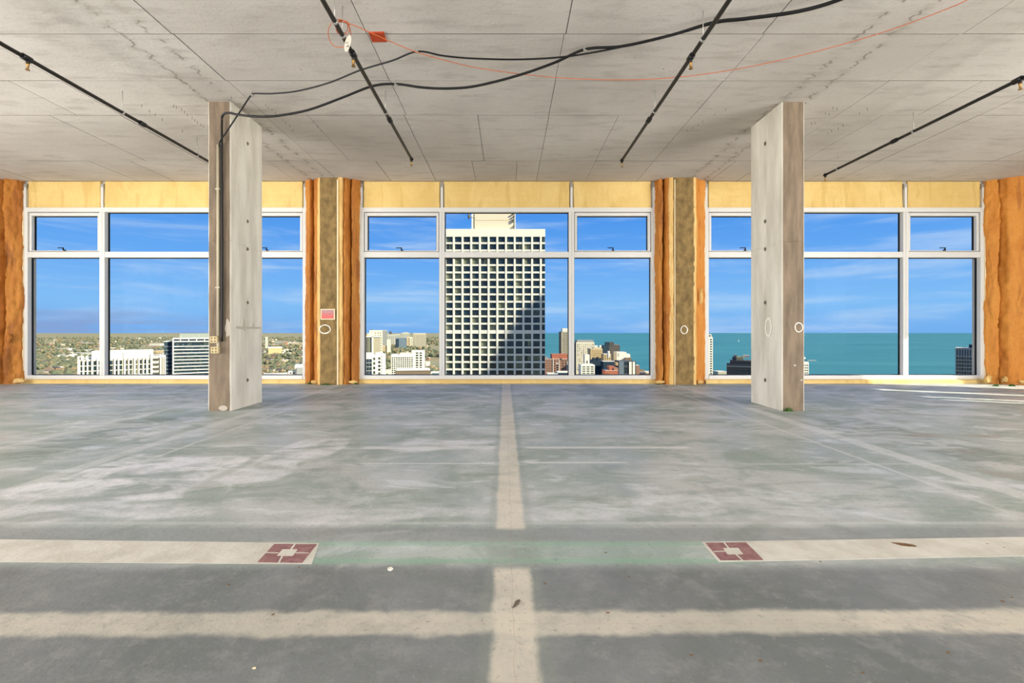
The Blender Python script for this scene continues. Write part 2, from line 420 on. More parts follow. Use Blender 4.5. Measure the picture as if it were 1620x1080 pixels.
# ------------------------------------------------------------------ floor
bm = bmesh.new(); box(bm, -XR - 0.3, XR + 0.3, YB - 0.3, 10.15, -0.3, 0.0)
floor = struct(obj('floor', bm, M['floor']), 'scuffed grey green concrete slab with pale partition strips')

# ------------------------------------------------------------------ ceiling: slab with board-formed panels
bm = bmesh.new(); box(bm, -XR - 0.3, XR + 0.3, YB - 0.3, 10.15, CEIL + 0.012, CEIL + 0.35)
ceiling = struct(obj('ceiling', bm, M['joint']), 'bare concrete slab soffit with plywood form joints')
rows = [-7.0, -4.7, -2.9, -1.1, 0.7, 2.2, 3.13, 4.06, 4.97, 5.90, 6.84, 8.68, 9.84]
seams = [-12.2, -9.75, -7.67, -5.58, -3.5, -1.48, 0.6, 2.68, 4.75, 6.8, 8.9, 11.0, 12.2]
extra = {10: [-0.45, 1.6, -2.9, 5.4, -6.6, 7.7], 11: [-0.67, 0.19, 1.62, -2.4, -4.4, 4.2, -6.9, 6.2, 7.9, -8.8],
         9: [-6.2, 5.9], 8: [-8.7, 7.9], 7: [-6.4, 8.1]}
rr = random.Random(3)
for i in range(len(rows) - 1):
    xs = sorted(seams + extra.get(i, []))
    xs = [x + (rr.uniform(-0.02, 0.02) if 0 < k < len(xs) - 1 else 0) for k, x in enumerate(xs)]
    for a, b_ in zip(xs[:-1], xs[1:]):
        if i < 4 and rr.random() < 0.0: continue
        gp = rr.choice((0.002, 0.003, 0.004)); gq = 0.0038
        dz = rr.uniform(0, 0.004)
        bm = bmesh.new(); box(bm, a + gp, b_ - gp, rows[i] + gq, rows[i + 1] - gq, CEIL - dz, CEIL + 0.02)
        bm.normal_update()
        for f in bm.faces: f.material_index = 0 if abs(f.normal.z) > 0.5 else 1
        obj('panel', bm, [M['ceiling'], M['joint']], ceiling)

# ------------------------------------------------------------------ front wall
BAYS = [dict(l=-10.06, r=-4.176, m=(-8.425, -5.811)), dict(l=-3.073, r=3.073, m=(-1.366, 1.33)), dict(l=4.097, r=9.915, m=(5.738, 8.274))]
WF, WD = 9.85, 0.125          # window face and frame depth
Z0, Z1, ZT0, ZT1, ZH = 0.085, 3.652, 2.615, 2.733, 3.56
wall_front = empty('wall_front', (0, WALL_Y, 0)); struct(wall_front, 'window wall lined with spray foam')
def wpart(name, bm, m_, **k):
    o = obj(name, bm, m_, **k); return sub(o, wall_front)
bm = bmesh.new()
edges = [-XR - 0.3] + [v for b_ in BAYS for v in (b_['l'], b_['r'])] + [XR + 0.3]
for a, b_ in zip(edges[::2], edges[1::2]): box(bm, a, b_, 9.86, 10.12, 0, CEIL + 0.1)
for b_ in BAYS:
    box(bm, b_['l'], b_['r'], 9.90, 10.1, Z1, CEIL + 0.1)
    box(bm, b_['l'], b_['r'], 9.87, 10.1, 0.0, Z0)
wpart('backing', bm, M['wall'])

def foam_sheet(name, prof, z0, z1, m_, amp=0.02, seed=0, nz=130, nsub=7, parent=wall_front, rough_edge=0.0, fs=3.0):
    """a skin of foam swept up the wall along a plan profile, lumpy, with returns into the wall"""
    P = [Vector((x, y, 0)) for x, y in prof]
    L = []
    for a, b_ in zip(P[:-1], P[1:]):
        for k in range(nsub): L.append(a.lerp(b_, k / nsub))
    L.append(P[-1])
    bm = bmesh.new(); grid = []
    for j in range(nz + 1):
        z = z0 + (z1 - z0) * j / nz; row = []
        for i, p in enumerate(L):
            t = (L[min(i + 1, len(L) - 1)] - L[max(i - 1, 0)]).normalized(); nrm = Vector((t.y, -t.x, 0))
            e = 0.0 if i in (0, len(L) - 1) else 1.0
            q = Vector((p.x * fs * 2.2, p.y * fs, z * fs * 0.5)) + Vector((seed, seed * 2, 0))
            d = (mnoise.noise(q) * 0.6 + mnoise.noise(q * 3.1) * 0.4 + mnoise.noise(Vector((p.x * 16, p.y * 16, z * 14 + seed))) * 0.32) * amp * e
            v = p + nrm * d
            if rough_edge and e == 0: v.x += mnoise.noise(Vector((seed + i, z * 5, 0))) * rough_edge
            row.append(bm.verts.new((v.x, v.y, z)))
        grid.append(row)
    for j in range(nz):
        for i in range(len(L) - 1):
            f = bm.faces.new((grid[j][i], grid[j][i + 1], grid[j + 1][i + 1], grid[j + 1][i])); f.smooth = True
    me = bpy.data.meshes.new(name); bm.to_mesh(me); bm.free()
    o = obj(name, me, m_)
    return sub(o, parent)

# header foam between the window heads and the slab, one panel per light, with steel straps between
for bi, b_ in enumerate(BAYS):
    cuts = [b_['l'] + 0.04, b_['m'][0], b_['m'][1], b_['r'] - 0.04]
    for k in range(3):
        x0, x1 = cuts[k] + 0.03, cuts[k + 1] - 0.03
        foam_sheet('foam_panel', [(x0, 9.91), (x0 + 0.02, 9.862), (x0 + 0.14, 9.875), (x1 - 0.14, 9.875), (x1 - 0.02, 9.862), (x1, 9.91)],
                   Z1 - 0.002, CEIL - 0.0, M['foam_y'], 0.022, bi * 7 + k * 3.3, 26, 7, fs=2.2)
    for x in (b_['l'] + 0.035, b_['m'][0], b_['m'][1], b_['r'] - 0.035):
        bm = bmesh.new(); box(bm, x - 0.022, x + 0.022, 9.845, 9.91, Z1 - 0.02, CEIL - 0.13); wpart('steel_strap', bm, M['frame'])
        bm = bmesh.new(); box(bm, x - 0.032, x + 0.032, 9.85, 9.91, CEIL - 0.16, CEIL - 0.06); wpart('strap_clip', bm, M['steel'])
    # foam kerb along the foot of the window
    bm = bmesh.new(); n = 60; prev = None
    for k in range(n + 1):
        x = b_['l'] + (b_['r'] - b_['l']) * k / n
        w1 = mnoise.noise(Vector((x * 2, 3, 0))) * 0.008; w2 = mnoise.noise(Vector((x * 3, 9, 0))) * 0.006
        ring = [bm.verts.new(p) for p in ((x, 9.9, 0.0), (x, 9.795 + w1, 0.0), (x, 9.80 + w1, 0.066 + w2), (x, 9.83, 0.084 + w2), (x, 9.9, 0.086))]
        if prev:
            for a in range(4): bm.faces.new((prev[a], ring[a], ring[a + 1], prev[a + 1]))
        prev = ring
    wpart('foam_sill', bm, M['foam_y'])

# aged orange foam beside the pillars and in the corners (plan profiles)
foam_sheet('foam_strip', [(-4.19, 9.87), (-4.185, 9.82), (-4.12, 9.78), (-4.06, 9.72), (-4.01, 9.82), (-3.95, 9.70), (-3.86, 9.66)], 0, CEIL, M['foam_o'], 0.03, 11)
foam_sheet('foam_strip', [(-3.38, 9.64), (-3.34, 9.66), (-3.29, 9.60), (-3.25, 9.65), (-3.215, 9.80), (-3.18, 9.68), (-3.12, 9.74), (-3.07, 9.82), (-3.065, 9.88)], 0, CEIL, M['foam_o'], 0.035, 23)
foam_sheet('foam_strip', [(3.06, 9.88), (3.065, 9.82), (3.10, 9.72), (3.16, 9.68), (3.19, 9.82), (3.23, 9.64), (3.29, 9.62), (3.33, 9.64)], 0, CEIL, M['foam_o'], 0.035, 37)
foam_sheet('foam_strip', [(3.83, 9.64), (3.88, 9.68), (3.93, 9.75), (3.97, 9.76), (4.05, 9.80), (4.09, 9.83), (4.095, 9.88)], 0, CEIL, M['foam_ob'], 0.03, 41)
foam_sheet('foam_strip', [(-XR, 9.42), (-11.6, 9.40), (-11.0, 9.46), (-10.62, 9.50), (-10.42, 9.56), (-10.33, 9.84), (-10.25, 9.66), (-10.14, 9.74), (-10.06, 9.82), (-10.055, 9.88)], 0, CEIL, M['foam_o'], 0.055, 53, 130)
foam_sheet('foam_strip', [(9.905, 9.88), (9.91, 9.82), (9.98, 9.74), (10.05, 9.70), (10.085, 9.84), (10.15, 9.60), (10.4, 9.50), (10.9, 9.42), (11.6, 9.40), (XR, 9.42)], 0, CEIL, M['foam_ob'], 0.055, 67, 130)
# cream skin along the pillar edges
foam_sheet('foam_edge', [(-3.88, 9.70), (-3.87, 9.645), (-3.835, 9.625), (-3.80, 9.615), (-3.79, 9.66)], 0, CEIL, M['foam_c'], 0.02, 5, 90, 3, rough_edge=0.02)
foam_sheet('foam_edge', [(-3.45, 9.66), (-3.44, 9.605), (-3.40, 9.615), (-3.36, 9.60), (-3.33, 9.68)], 0, CEIL, M['foam_c'], 0.025, 8, 90, 3, rough_edge=0.025)
foam_sheet('foam_edge', [(3.25, 9.70), (3.28, 9.615), (3.32, 9.60), (3.36, 9.605), (3.38, 9.66)], 0, CEIL, M['foam_c'], 0.025, 15, 90, 3, rough_edge=0.025)
foam_sheet('foam_edge', [(3.76, 9.66), (3.77, 9.605), (3.80, 9.61), (3.83, 9.62), (3.86, 9.69)], 0, CEIL, M['foam_c'], 0.02, 19, 90, 3, rough_edge=0.02)

# foam lumps: overspill at the feet and on the strips
def blob(name, c, rad, m_, parent=None, seed=0, amp=0.3, sub_=3):
    bm = bmesh.new(); bmesh.ops.create_icosphere(bm, subdivisions=sub_, radius=1.0)
    for v in bm.verts:
        k = 1 + amp * mnoise.noise(v.co * 2.0 + Vector((seed, 0, seed)))
        v.co = Vector((v.co.x * rad[0], v.co.y * rad[1], v.co.z * rad[2])) * k
    for f in bm.faces: f.smooth = True
    o = obj(name, bm, m_, None, c)
    if parent: sub(o, parent)
    return o
for k, (px, py, rx, rz_) in enumerate(((14, 535, 0.05, 0.08), (1593, 600, 0.10, 0.07), (1563, 600, 0.07, 0.08), (1612, 603, 0.12, 0.04), (30, 602, 0.12, 0.05),
                                      (497, 604, 0.07, 0.035), (558, 604, 0.09, 0.03), (1044, 604, 0.09, 0.035), (1108, 604, 0.06, 0.04), (1109, 468, 0.03, 0.15), (1063, 470, 0.035, 0.06), (1060, 500, 0.03, 0.1))):
    Y = 9.66 if (px < 100 or px > 1500) else 9.66
    p = at(px, py, Y)
    if abs(p.x) > 10.2: p.y = 9.53
    p.z = max(p.z, rz_ * 0.55)
    blob('foam_lump', p, (rx, 0.03, rz_), M['foam_o'] if py < 540 and px < 100 else M['foam_c'], wall_front, k * 3.7, 0.6)

# ------------------------------------------------------------------ windows
def window(num, b_, label):
    root = empty('window_%d' % num, ((b_['l'] + b_['r']) / 2, WF, 0)); struct(root, label)
    def wb(name, x0, x1, y0, y1, z0, z1, m_, parent=root, bevel=0.0):
        ox, oy, oz = (x0 + x1) / 2, (y0 + y1) / 2, (z0 + z1) / 2
        bm = bmesh.new(); box(bm, x0 - ox, x1 - ox, y0 - oy, y1 - oy, z0 - oz, z1 - oz)
        o = obj(name, bm, m_, None, (ox, oy, oz), bevel=bevel)
        o.parent = parent
        base = root.location if parent is root else root.location + parent.location
        o.location = Vector((ox, oy, oz)) - base
        return o
    l, r = b_['l'], b_['r']; fw = 0.085
    wb('jamb', l, l + fw, WF, WF + WD, Z0, Z1, M['frame'], bevel=0.004)
    wb('jamb', r - fw, r, WF, WF + WD, Z0, Z1, M['frame'], bevel=0.004)
    wb('head', l + fw, r - fw, WF, WF + WD, ZH, Z1, M['frame'], bevel=0.004)
    wb('sill', l + fw, r - fw, WF - 0.01, WF + WD, Z0, 0.165, M['frame'], bevel=0.004)
    wb('caulk_bead', l - 0.018, l + 0.012, WF - 0.012, WF + 0.02, 0.02, CEIL - 0.2, M['caulk'])
    wb('caulk_bead', r - 0.012, r + 0.018, WF - 0.012, WF + 0.02, 0.02, CEIL - 0.2, M['caulk'])
    for x in b_['m']:
        wb('mullion', x - 0.055, x + 0.055, WF - 0.004, WF + WD, 0.165, ZH, M['frame'], bevel=0.004)
        wb('mullion_seam', x - 0.003, x + 0.003, WF - 0.006, WF, 0.165, ZH, M['steel'])
    cols = [(l + fw, b_['m'][0] - 0.055), (b_['m'][0] + 0.055, b_['m'][1] - 0.055), (b_['m'][1] + 0.055, r - fw)]
    for k, (x0, x1) in enumerate(cols):
        wb('transom', x0, x1, WF + 0.002, WF + WD, ZT0, ZT1, M['frame'], bevel=0.004)
        wb('transom_lip', x0, x1, WF - 0.006, WF + 0.01, ZT0, ZT0 + 0.022, M['frame'])
        yb = WF + WD - 0.022
        # lower fixed light: dark gasket and pane
        def glaze(z0, z1, gx0, gx1, parent):
            bm_ = (('gasket', gx0, gx0 + 0.014, z0, z1), ('gasket', gx1 - 0.014, gx1, z0, z1), ('gasket', gx0 + 0.014, gx1 - 0.014, z1 - 0.012, z1), ('gasket', gx0 + 0.014, gx1 - 0.014, z0, z0 + 0.01))
            for nm, a, c, d, e in bm_: wb(nm, a, c, yb - 0.018, yb + 0.014, d, e, M['gasket'], parent)
            wb('pane', gx0 + 0.004, gx1 - 0.004, yb, yb + 0.008, z0 + 0.004, z1 - 0.004, M['pane'], parent)
        glaze(0.165, ZT0, x0, x1, root)
        if k == 1:
            glaze(ZT1, ZH, x0, x1, root)
        else:      # awning vent with its own sash and a cam handle
            s = empty('sash', root.location); s.parent = root; s.location = Vector((0, 0, 0))
            sw = 0.062
            for (a, c, d, e) in ((x0 + 0.012, x0 + sw, ZT1 + 0.012, ZH - 0.012), (x1 - sw, x1 - 0.012, ZT1 + 0.012, ZH - 0.012),
                                 (x0 + sw, x1 - sw, ZT1 + 0.012, ZT1 + 0.03), (x0 + sw, x1 - sw, ZH - 0.075, ZH - 0.012)):
                wb('sash_rail', a, c, WF + 0.022, WF + WD - 0.01, d, e, M['frame'], s, bevel=0.005)
            glaze(ZT1 + 0.03, ZH - 0.075, x0 + sw, x1 - sw, s)
            xm = (x0 + x1) / 2
            bm = bmesh.new()
            zb = ZT1 + 0.02
            box(bm, xm - 0.014, xm + 0.03, -0.012, 0.03, zb, zb + 0.022)
            box(bm, xm - 0.010, xm + 0.012, -0.028, -0.006, zb + 0.012, zb + 0.062)
            box(bm, xm - 0.11, xm + 0.012, -0.03, -0.012, zb + 0.05, zb + 0.066)
            o = obj('handle', bm, M['gasket'], None, bevel=0.003); o.parent = s; o.location = Vector((0, WF + 0.01, 0)) - root.location
            o['label'] = 'black cam handle'
    return root
window(1, BAYS[0], 'white framed six light window behind the column with conduit')
window(2, BAYS[1], 'white framed six light window facing the white tower')
window(3, BAYS[2], 'white framed six light window looking over the lake')

# ------------------------------------------------------------------ side and back walls with their openings
def pierced(name, label, along, pos, lo, hi, openings):
    """a wall along x or y at pos, solid but for the given openings (a0, a1, z0, z1)"""
    bm = bmesh.new()
    def bb(a0, a1, z0, z1):
        if a1 - a0 < 1e-4 or z1 - z0 < 1e-4: return
        if along == 'y': box(bm, min(pos, pos + 0.25 * (1 if pos > 0 else -1)), max(pos, pos + 0.25 * (1 if pos > 0 else -1)), a0, a1, z0, z1)
        else: box(bm, a0, a1, pos - 0.25, pos, z0, z1)
    cur = lo
    for (a0, a1, z0, z1) in openings:
        bb(cur, a0, 0, CEIL + 0.1); bb(a0, a1, 0, z0); bb(a0, a1, z1, CEIL + 0.1); cur = a1
    bb(cur, hi, 0, CEIL + 0.1)
    return struct(obj(name, bm, M['wall']), label)
def openings(lo, hi, n, gap=0.25):
    w = (hi - lo) / n; return [(lo + i * w + gap / 2, lo + (i + 1) * w - gap / 2, 0.1, 3.7) for i in range(n)]
# sun through the right wall: a wide light by the corner and two narrow ones further back
def yhit(px, py):      # where on the right wall a ray to this floor point came through
    p = on_floor(px, py); t = (XR - p.x) / -SUN.x; return p.y - SUN.y * t
slits = [(4.98, 5.2, 0.1, 3.66), (5.30, 5.55, 0.1, 3.66), (6.2, 6.55, 0.1, 3.66), (7.6, 8.55, 0.1, 3.66)]
pierced('wall_right', 'side wall with window openings', 'y', XR, YB, 9.86, openings(-6.4, 3.0, 4) + slits)
pierced('wall_left', 'side wall with window openings', 'y', -XR, YB, 9.86, openings(-6.4, 5.0, 5))
pierced('wall_back', 'back wall with window openings', 'x', YB, -XR, XR, openings(-11, 11, 9))

# ------------------------------------------------------------------ concrete columns
def column(name, x0, x1, groove_side, label):
    y0, y1 = 6.44, 7.27
    root = empty(name, ((x0 + x1) / 2, y0, 0)); tag(root, label, 'column')
    xs = x1 if groove_side > 0 else x0; s = -groove_side
    ym = 6.854; gw, gd = 0.012, 0.018
    def ring(ins):
        a, b_, c, d = x0 + ins, x1 - ins, y0 + ins, y1 - ins
        ch = 0.014
        if groove_side > 0:
            return [(a + ch, c), (b_ - ch, c), (b_, c + ch), (b_, ym - gw), (b_ - gd, ym), (b_, ym + gw), (b_, d - ch), (b_ - ch, d), (a + ch, d), (a, d - ch), (a, c + ch)]
        return [(a + ch, c), (b_ - ch, c), (b_, c + ch), (b_, d - ch), (b_ - ch, d), (a + ch, d), (a, d - ch), (a, ym + gw), (a + gd, ym), (a, ym - gw), (a, c + ch)]
    zs = [(0.0, 0)]; z = 0.12
    while z < CEIL:
        if abs(z - 2.3) > 0.06: zs.append((z, 0))
        z += 0.12
    zs += [(2.29, 0), (2.297, 0.005), (2.303, 0.005), (2.31, 0), (CEIL, 0)]; zs.sort()
    bm = bmesh.new(); rings = []
    for z, ins in zs:
        rg = []
        for k, (x, y) in enumerate(ring(ins)):
            n_ = mnoise.noise(Vector((k * 3.1, z * 3.0, x0))) * 0.004
            rg.append(bm.verts.new((x + n_ - root.location.x, y + n_ - y0, z)))
        rings.append(rg)
    n = len(rings[0])
    for a, b_ in zip(rings[:-1], rings[1:]):
        for k in range(n):
            f = bm.faces.new((a[k], a[(k + 1) % n], b_[(k + 1) % n], b_[k]))
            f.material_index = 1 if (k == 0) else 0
    bm.faces.new(rings[0][::-1]); bm.faces.new(rings[-1])
    sh = obj('shaft', bm, [M['col_side'], M['col_front']], root)
    for z in (0.377, 1.496, 2.27, 2.67, 3.795):
        bm = bmesh.new()
        bmesh.ops.create_cone(bm, cap_ends=True, segments=12, radius1=0.028, radius2=0.02, depth=0.012)
        o = obj('tie_hole', bm, M['hole'], None, (xs + groove_side * 0.003, ym, z)); o.rotation_euler = (0, math.pi / 2, 0); sub(o, root)
    return root
col_l = column('concrete_column', -4.07, -3.76, 1, 'tall concrete column carrying a conduit, cables and two outlet boxes')
col_r = column('concrete_column', 3.728, 4.036, -1, 'tall bare concrete column with two painted white circles')

def paint_ring(c, ra, rb, w, axis, parent, seed=0):
    """hand sprayed ring of marking paint on a face; axis 'y' faces the camera, 'x' faces along x"""
    bm = bmesh.new(); n = 32; rings = []
    for k in range(n):
        a = 2 * math.pi * k / n
        ww = w * (1 + 0.5 * mnoise.noise(Vector((math.cos(a) * 1.5, math.sin(a) * 1.5, seed))))
        wob = 1 + 0.07 * mnoise.noise(Vector((math.cos(a), math.sin(a), seed + 5)))
        pts = []
        for (f, h) in ((-0.5, 0), (-0.5, 0.002), (0.5, 0.002), (0.5, 0)):
            u, v = math.cos(a) * (ra * wob + f * ww), math.sin(a) * (rb * wob + f * ww)
            pts.append(bm.verts.new((u, -h, v) if axis == 'y' else (h * (1 if axis == '+x' else -1), u, v)))
        rings.append(pts)
    for k in range(n):
        for j in range(4):
            bm.faces.new((rings[k][j], rings[(k + 1) % n][j], rings[(k + 1) % n][(j + 1) % 4], rings[k][(j + 1) % 4]))
    o = obj('paint_ring', bm, M['chalk'], None, c); sub(o, parent); o['label'] = 'ring of white marking paint'
    return o
def smear(name, pts, axis, c, parent, m_, label=None):
    """flat thin patch of plaster or paint; pts in the plane of the face"""
    bm = bmesh.new()
    lo = [bm.verts.new((u, 0, v) if axis == 'y' else (0, u, v)) for u, v in pts]
    h = 0.0025
    hi = [bm.verts.new((u, -h, v) if axis == 'y' else (h if axis == '+x' else -h, u, v)) for u, v in pts]
    n = len(pts); bm.faces.new(lo[::-1]); bm.faces.new(hi)
    for k in range(n): bm.faces.new((lo[k], lo[(k + 1) % n], hi[(k + 1) % n], hi[k]))
    o = obj(name, bm, m_, None, c); sub(o, parent)
    if label: o['label'] = label
    return o
paint_ring((3.724, 6.77, 1.14), 0.075, 0.125, 0.03, '-x', col_r, 1)
paint_ring((3.955, 6.437, 1.135), 0.052, 0.062, 0.012, 'y', col_r, 2)
# plaster marks on the left column
def ragged(w, h, n=20, seed=0, k=0.25):
    return [(math.cos(2 * math.pi * i / n) * w * (1 + k * mnoise.noise(Vector((i * 1.7, seed, 0)))), math.sin(2 * math.pi * i / n) * h * (1 + k * mnoise.noise(Vector((i * 2.3, seed, 9))))) for i in range(n)]
smear('plaster_patch', ragged(0.04, 0.12, seed=2, k=0.6), 'y', (-3.80, 6.437, 1.12), col_l, M['plaster'], 'pale plaster patch')
smear('plaster_streak', [(-0.26, -0.012), (-0.05, -0.03), (-0.02, -0.06), (0.0, -0.02), (0.42, -0.014), (0.42, 0.008), (0.24, 0.012), (0.2, 0.075), (0.17, 0.012), (0.0, 0.016), (-0.03, 0.16), (-0.07, 0.014), (-0.22, 0.02)], '+x',
      (-3.757, 6.80, 1.135), col_l, M['plaster'], 'white plaster cross mark')
smear('plaster_patch', ragged(0.06, 0.035, seed=5), 'y', (-3.86, 6.437, 0.04), col_l, M['plaster'])
smear('plaster_patch', ragged(0.018, 0.014, seed=8), 'y', (3.90, 6.437, 0.62), col_r, M['plaster'])
smear('plaster_patch', ragged(0.016, 0.012, seed=9), 'y', (3.99, 6.437, 0.42), col_r, M['plaster'])

# ------------------------------------------------------------------ wall pillars
def pillar(x0, x1, label):
    root = empty('wall_pillar', ((x0 + x1) / 2, 9.61, 0)); tag(root, label, 'pillar')
    bm = bmesh.new(); nz = 40; rings = []
    for j in range(nz + 1):
        z = CEIL * j / nz; rg = []
        for k, (x, y) in enumerate(((x0, 9.86), (x0, 9.62), (x0 + 0.012, 9.61), ((x0 + x1) / 2, 9.61), (x1 - 0.012, 9.61), (x1, 9.62), (x1, 9.86))):
            d = mnoise.noise(Vector((k * 2.0, z * 2.5, x0))) * 0.006
            rg.append(bm.verts.new((x + d - root.location.x, y + d - 9.61, z)))
        rings.append(rg)
    for a, b_ in zip(rings[:-1], rings[1:]):
        for k in range(6): bm.faces.new((a[k], a[k + 1], b_[k + 1], b_[k]))
    obj('shaft', bm, M['pillar'], root)
    return root
pil_l = pillar(-3.81, -3.42, 'rough brown concrete wall pillar with a red notice and painted oval')
pil_r = pillar(3.36, 3.80, 'rough brown concrete wall pillar with one small painted ring')
paint_ring(at(514, 520.5, 9.604), 0.11, 0.085, 0.02, 'y', pil_l, 3)
paint_ring(at(1082.5, 521.5, 9.604), 0.066, 0.08, 0.02, 'y', pil_r, 4)
smear('cold_joint', [(-0.19, -0.004), (0.19, -0.004), (0.19, 0.004), (-0.19, 0.004)], 'y', at(1082, 425, 9.603), pil_r, M['hole'])
bm = bmesh.new(); box(bm, -0.012, 0.012, -0.02, 0.03, 0.0, CEIL - 0.05); o = obj('corner_bead', bm, M['caulk'], None, (-3.44, 9.605, 0)); sub(o, pil_l)
bm = bmesh.new(); box(bm, -0.008, 0.008, -0.015, 0.03, 0.0, CEIL - 0.05); o = obj('corner_bead', bm, M['caulk'], None, (3.385, 9.605, 0)); sub(o, pil_r)

# small notice in a pale border
c = at(518.5, 497, 9.59)
nt_ = empty('wall_notice', c); tag(nt_, 'small faded red notice in a pale border on the pillar', 'notice')
bm = bmesh.new()
for (a, b_, d, e) in ((-0.145, 0.145, 0.088, 0.108), (-0.145, 0.145, -0.108, -0.088), (-0.145, -0.125, -0.088, 0.088), (0.125, 0.145, -0.088, 0.088)): box(bm, a, b_, -0.006, 0.012, d, e)
obj('border', bm, M['caulk'], nt_)
bm = bmesh.new(); box(bm, -0.125, 0.125, -0.002, 0.012, -0.088, 0.088); obj('picture', bm, M['picture'], nt_)

# ------------------------------------------------------------------ conduit, outlets on the left column
fy = 6.44
cd = empty('conduit', (wx(346.5, fy), fy, 0.9)); tag(cd, 'cream conduit with two outlet boxes on the left column front', 'conduit')
xc = wx(346.5, fy)
def cpart(name, bm, m_, loc=(0, 0, 0)): o = obj(name, bm, m_, None, loc); return sub(o, cd)
bm = bmesh.new(); tube(bm, [(xc, fy - 0.022, wz(531, fy)), (xc, fy - 0.022, wz(230, fy))], 0.017, 12); cpart('pipe', bm, M['pvc'])
bm = bmesh.new(); tube(bm, [(xc, fy - 0.022, wz(551, fy)), (xc, fy - 0.022, wz(540, fy))], 0.017, 12); cpart('pipe', bm, M['pvc'])
for z in (wz(455, fy), wz(300, fy)):
    bm = bmesh.new(); box(bm, xc - 0.026, xc + 0.026, fy - 0.042, fy - 0.001, z - 0.01, z + 0.01); cpart('clamp', bm, M['pvc'])
for (px, py) in ((341, 537), (342.5, 553.5)):
    z = wz(py, fy); x = wx(px, fy)
    b0 = empty('outlet_box', (x, fy, z)); sub(b0, cd)
    bm = bmesh.new(); box(bm, -0.05, 0.05, -0.05, 0.0, -0.045, 0.045); obj('box', bm, M['outlet'], b0, bevel=0.005)
    for (dx, dz) in ((-0.022, 0.02), (-0.022, -0.02), (0.022, 0.02), (0.022, -0.02)):
        bm = bmesh.new(); box(bm, dx - 0.011, dx + 0.011, -0.052, -0.046, dz - 0.013, dz + 0.013); obj('socket', bm, M['slot'], b0)

# ------------------------------------------------------------------ sprinkler pipes
PZ, PR = 3.92, 0.021
def sprinkler(x, y0, y1, label, couplings, heads, rods, end_head=True, z=PZ):
    root = empty('sprinkler_pipe', (x, (y0 + y1) / 2, z)); tag(root, label, 'pipe', 'black sprinkler pipes under the slab')
    def pp(name, bm, m_, loc=(0, 0, 0), parent=None): o = obj(name, bm, m_, None, loc); sub(o, root); return o
    bm = bmesh.new(); tube(bm, [(x, y0, z), (x, y1, z)], PR, 14); pp('pipe_run', bm, M['black'])
    for y in couplings:
        bm = bmesh.new(); tube(bm, [(x, y - 0.05, z), (x, y - 0.045, z), (x, y + 0.045, z), (x, y + 0.05, z)], [PR + 0.004, PR + 0.011, PR + 0.011, PR + 0.004], 14); pp('coupling', bm, M['black'])
    def head(y):
        h = empty('sprinkler_head', (x, y, z)); sub(h, root)
        bm = bmesh.new(); tube(bm, [(0, 0, -0.012), (0, 0, -0.05)], 0.018, 10); obj('tee_outlet', bm, M['black'], h)
        bm = bmesh.new(); tube(bm, [(0, 0, -0.045), (0, 0, -0.06), (0, 0, -0.075), (0, 0, -0.10)], [0.016, 0.016, 0.009, 0.007], 10)
        box(bm, -0.014, -0.010, -0.003, 0.003, -0.115, -0.07); box(bm, 0.010, 0.014, -0.003, 0.003, -0.115, -0.07)
        obj('body', bm, M['brass'], h)
        bm = bmesh.new(); tube(bm, [(0, 0, -0.113), (0, 0, -0.118)], 0.021, 12); obj('deflector', bm, M['brass'], h)
    for y in heads: head(y)
    for y in rods:
        bm = bmesh.new(); tube(bm, [(x, y, z + PR), (x, y, CEIL)], 0.004, 6); pp('hanger_rod', bm, M['steel'])
        bm = bmesh.new(); tube(bm, [(x, y - 0.012, z), (x, y + 0.012, z)], PR + 0.007, 14); pp('hanger_ring', bm, M['steel'])
    bm = bmesh.new(); tube(bm, [(x, y1 - 0.03, z), (x, y1, z), (x, y1 + 0.015, z)], [PR + 0.008, PR + 0.008, PR], 14); pp('end_cap', bm, M['black'])
    if end_head: head(y1 - 0.02)
    return root
def py2y(py, z=PZ): return F * (z - EYE) / (CY - py)
sprinkler(-5.0, -2.0, 8.6, 'black sprinkler pipe running behind the left column', [py2y(92), py2y(196)], [py2y(93)], [py2y(178), py2y(245), 3.0])
sprinkler(-1.584, -2.0, py2y(252), 'black sprinkler pipe with the oval tag and orange coil', [py2y(86), py2y(190)], [py2y(87)], [py2y(34), py2y(56), py2y(178)])
sprinkler(1.90, -2.0, py2y(254), 'black sprinkler pipe crossed by the merged black cables', [py2y(91), py2y(190)], [py2y(91)], [py2y(62), py2y(176), 3.2])
sprinkler(5.77, -2.0, py2y(277), 'black sprinkler pipe ending in open air right of the right column', [py2y(127), py2y(223)], [py2y(125)], [py2y(208), py2y(267), 3.2])

# ------------------------------------------------------------------ hanging cables
def path(pts, n=10): return spline([at(px, py, Y) for px, py, Y in pts], n)
ca = empty('black_cable', at(350, 540, 6.40)); tag(ca, 'thick black cable looping from the left column across the ceiling', 'cable')
run = path([(351, 540, 6.415), (351.5, 450, 6.415), (351.5, 330, 6.415), (351, 240, 6.41), (351, 195, 6.40), (352, 183, 6.36), (360, 178.5, 6.30), (375, 181, 6.25), (400, 184, 6.2), (430, 184, 6.15), (470, 178, 6.1),
            (500, 170, 6.05), (545, 153, 5.98), (590, 136, 5.92), (627, 133, 5.87), (665, 138, 5.82), (700, 140, 5.76), (740, 138, 5.7), (780, 130, 5.6), (830, 116, 5.46), (880, 98, 5.32), (926, 78, 5.18), (985, 73, 5.05),
            (1060, 56, 4.88), (1130, 35, 4.70), (1180, 29, 4.6), (1260, 18, 4.48), (1325, 0, 4.36), (1420, -40, 4.05), (1520, -110, 3.55)])
bm = bmesh.new(); tube(bm, run, 0.0145, 10); o = obj('sheath', bm, M['cable']); sub(o, ca)
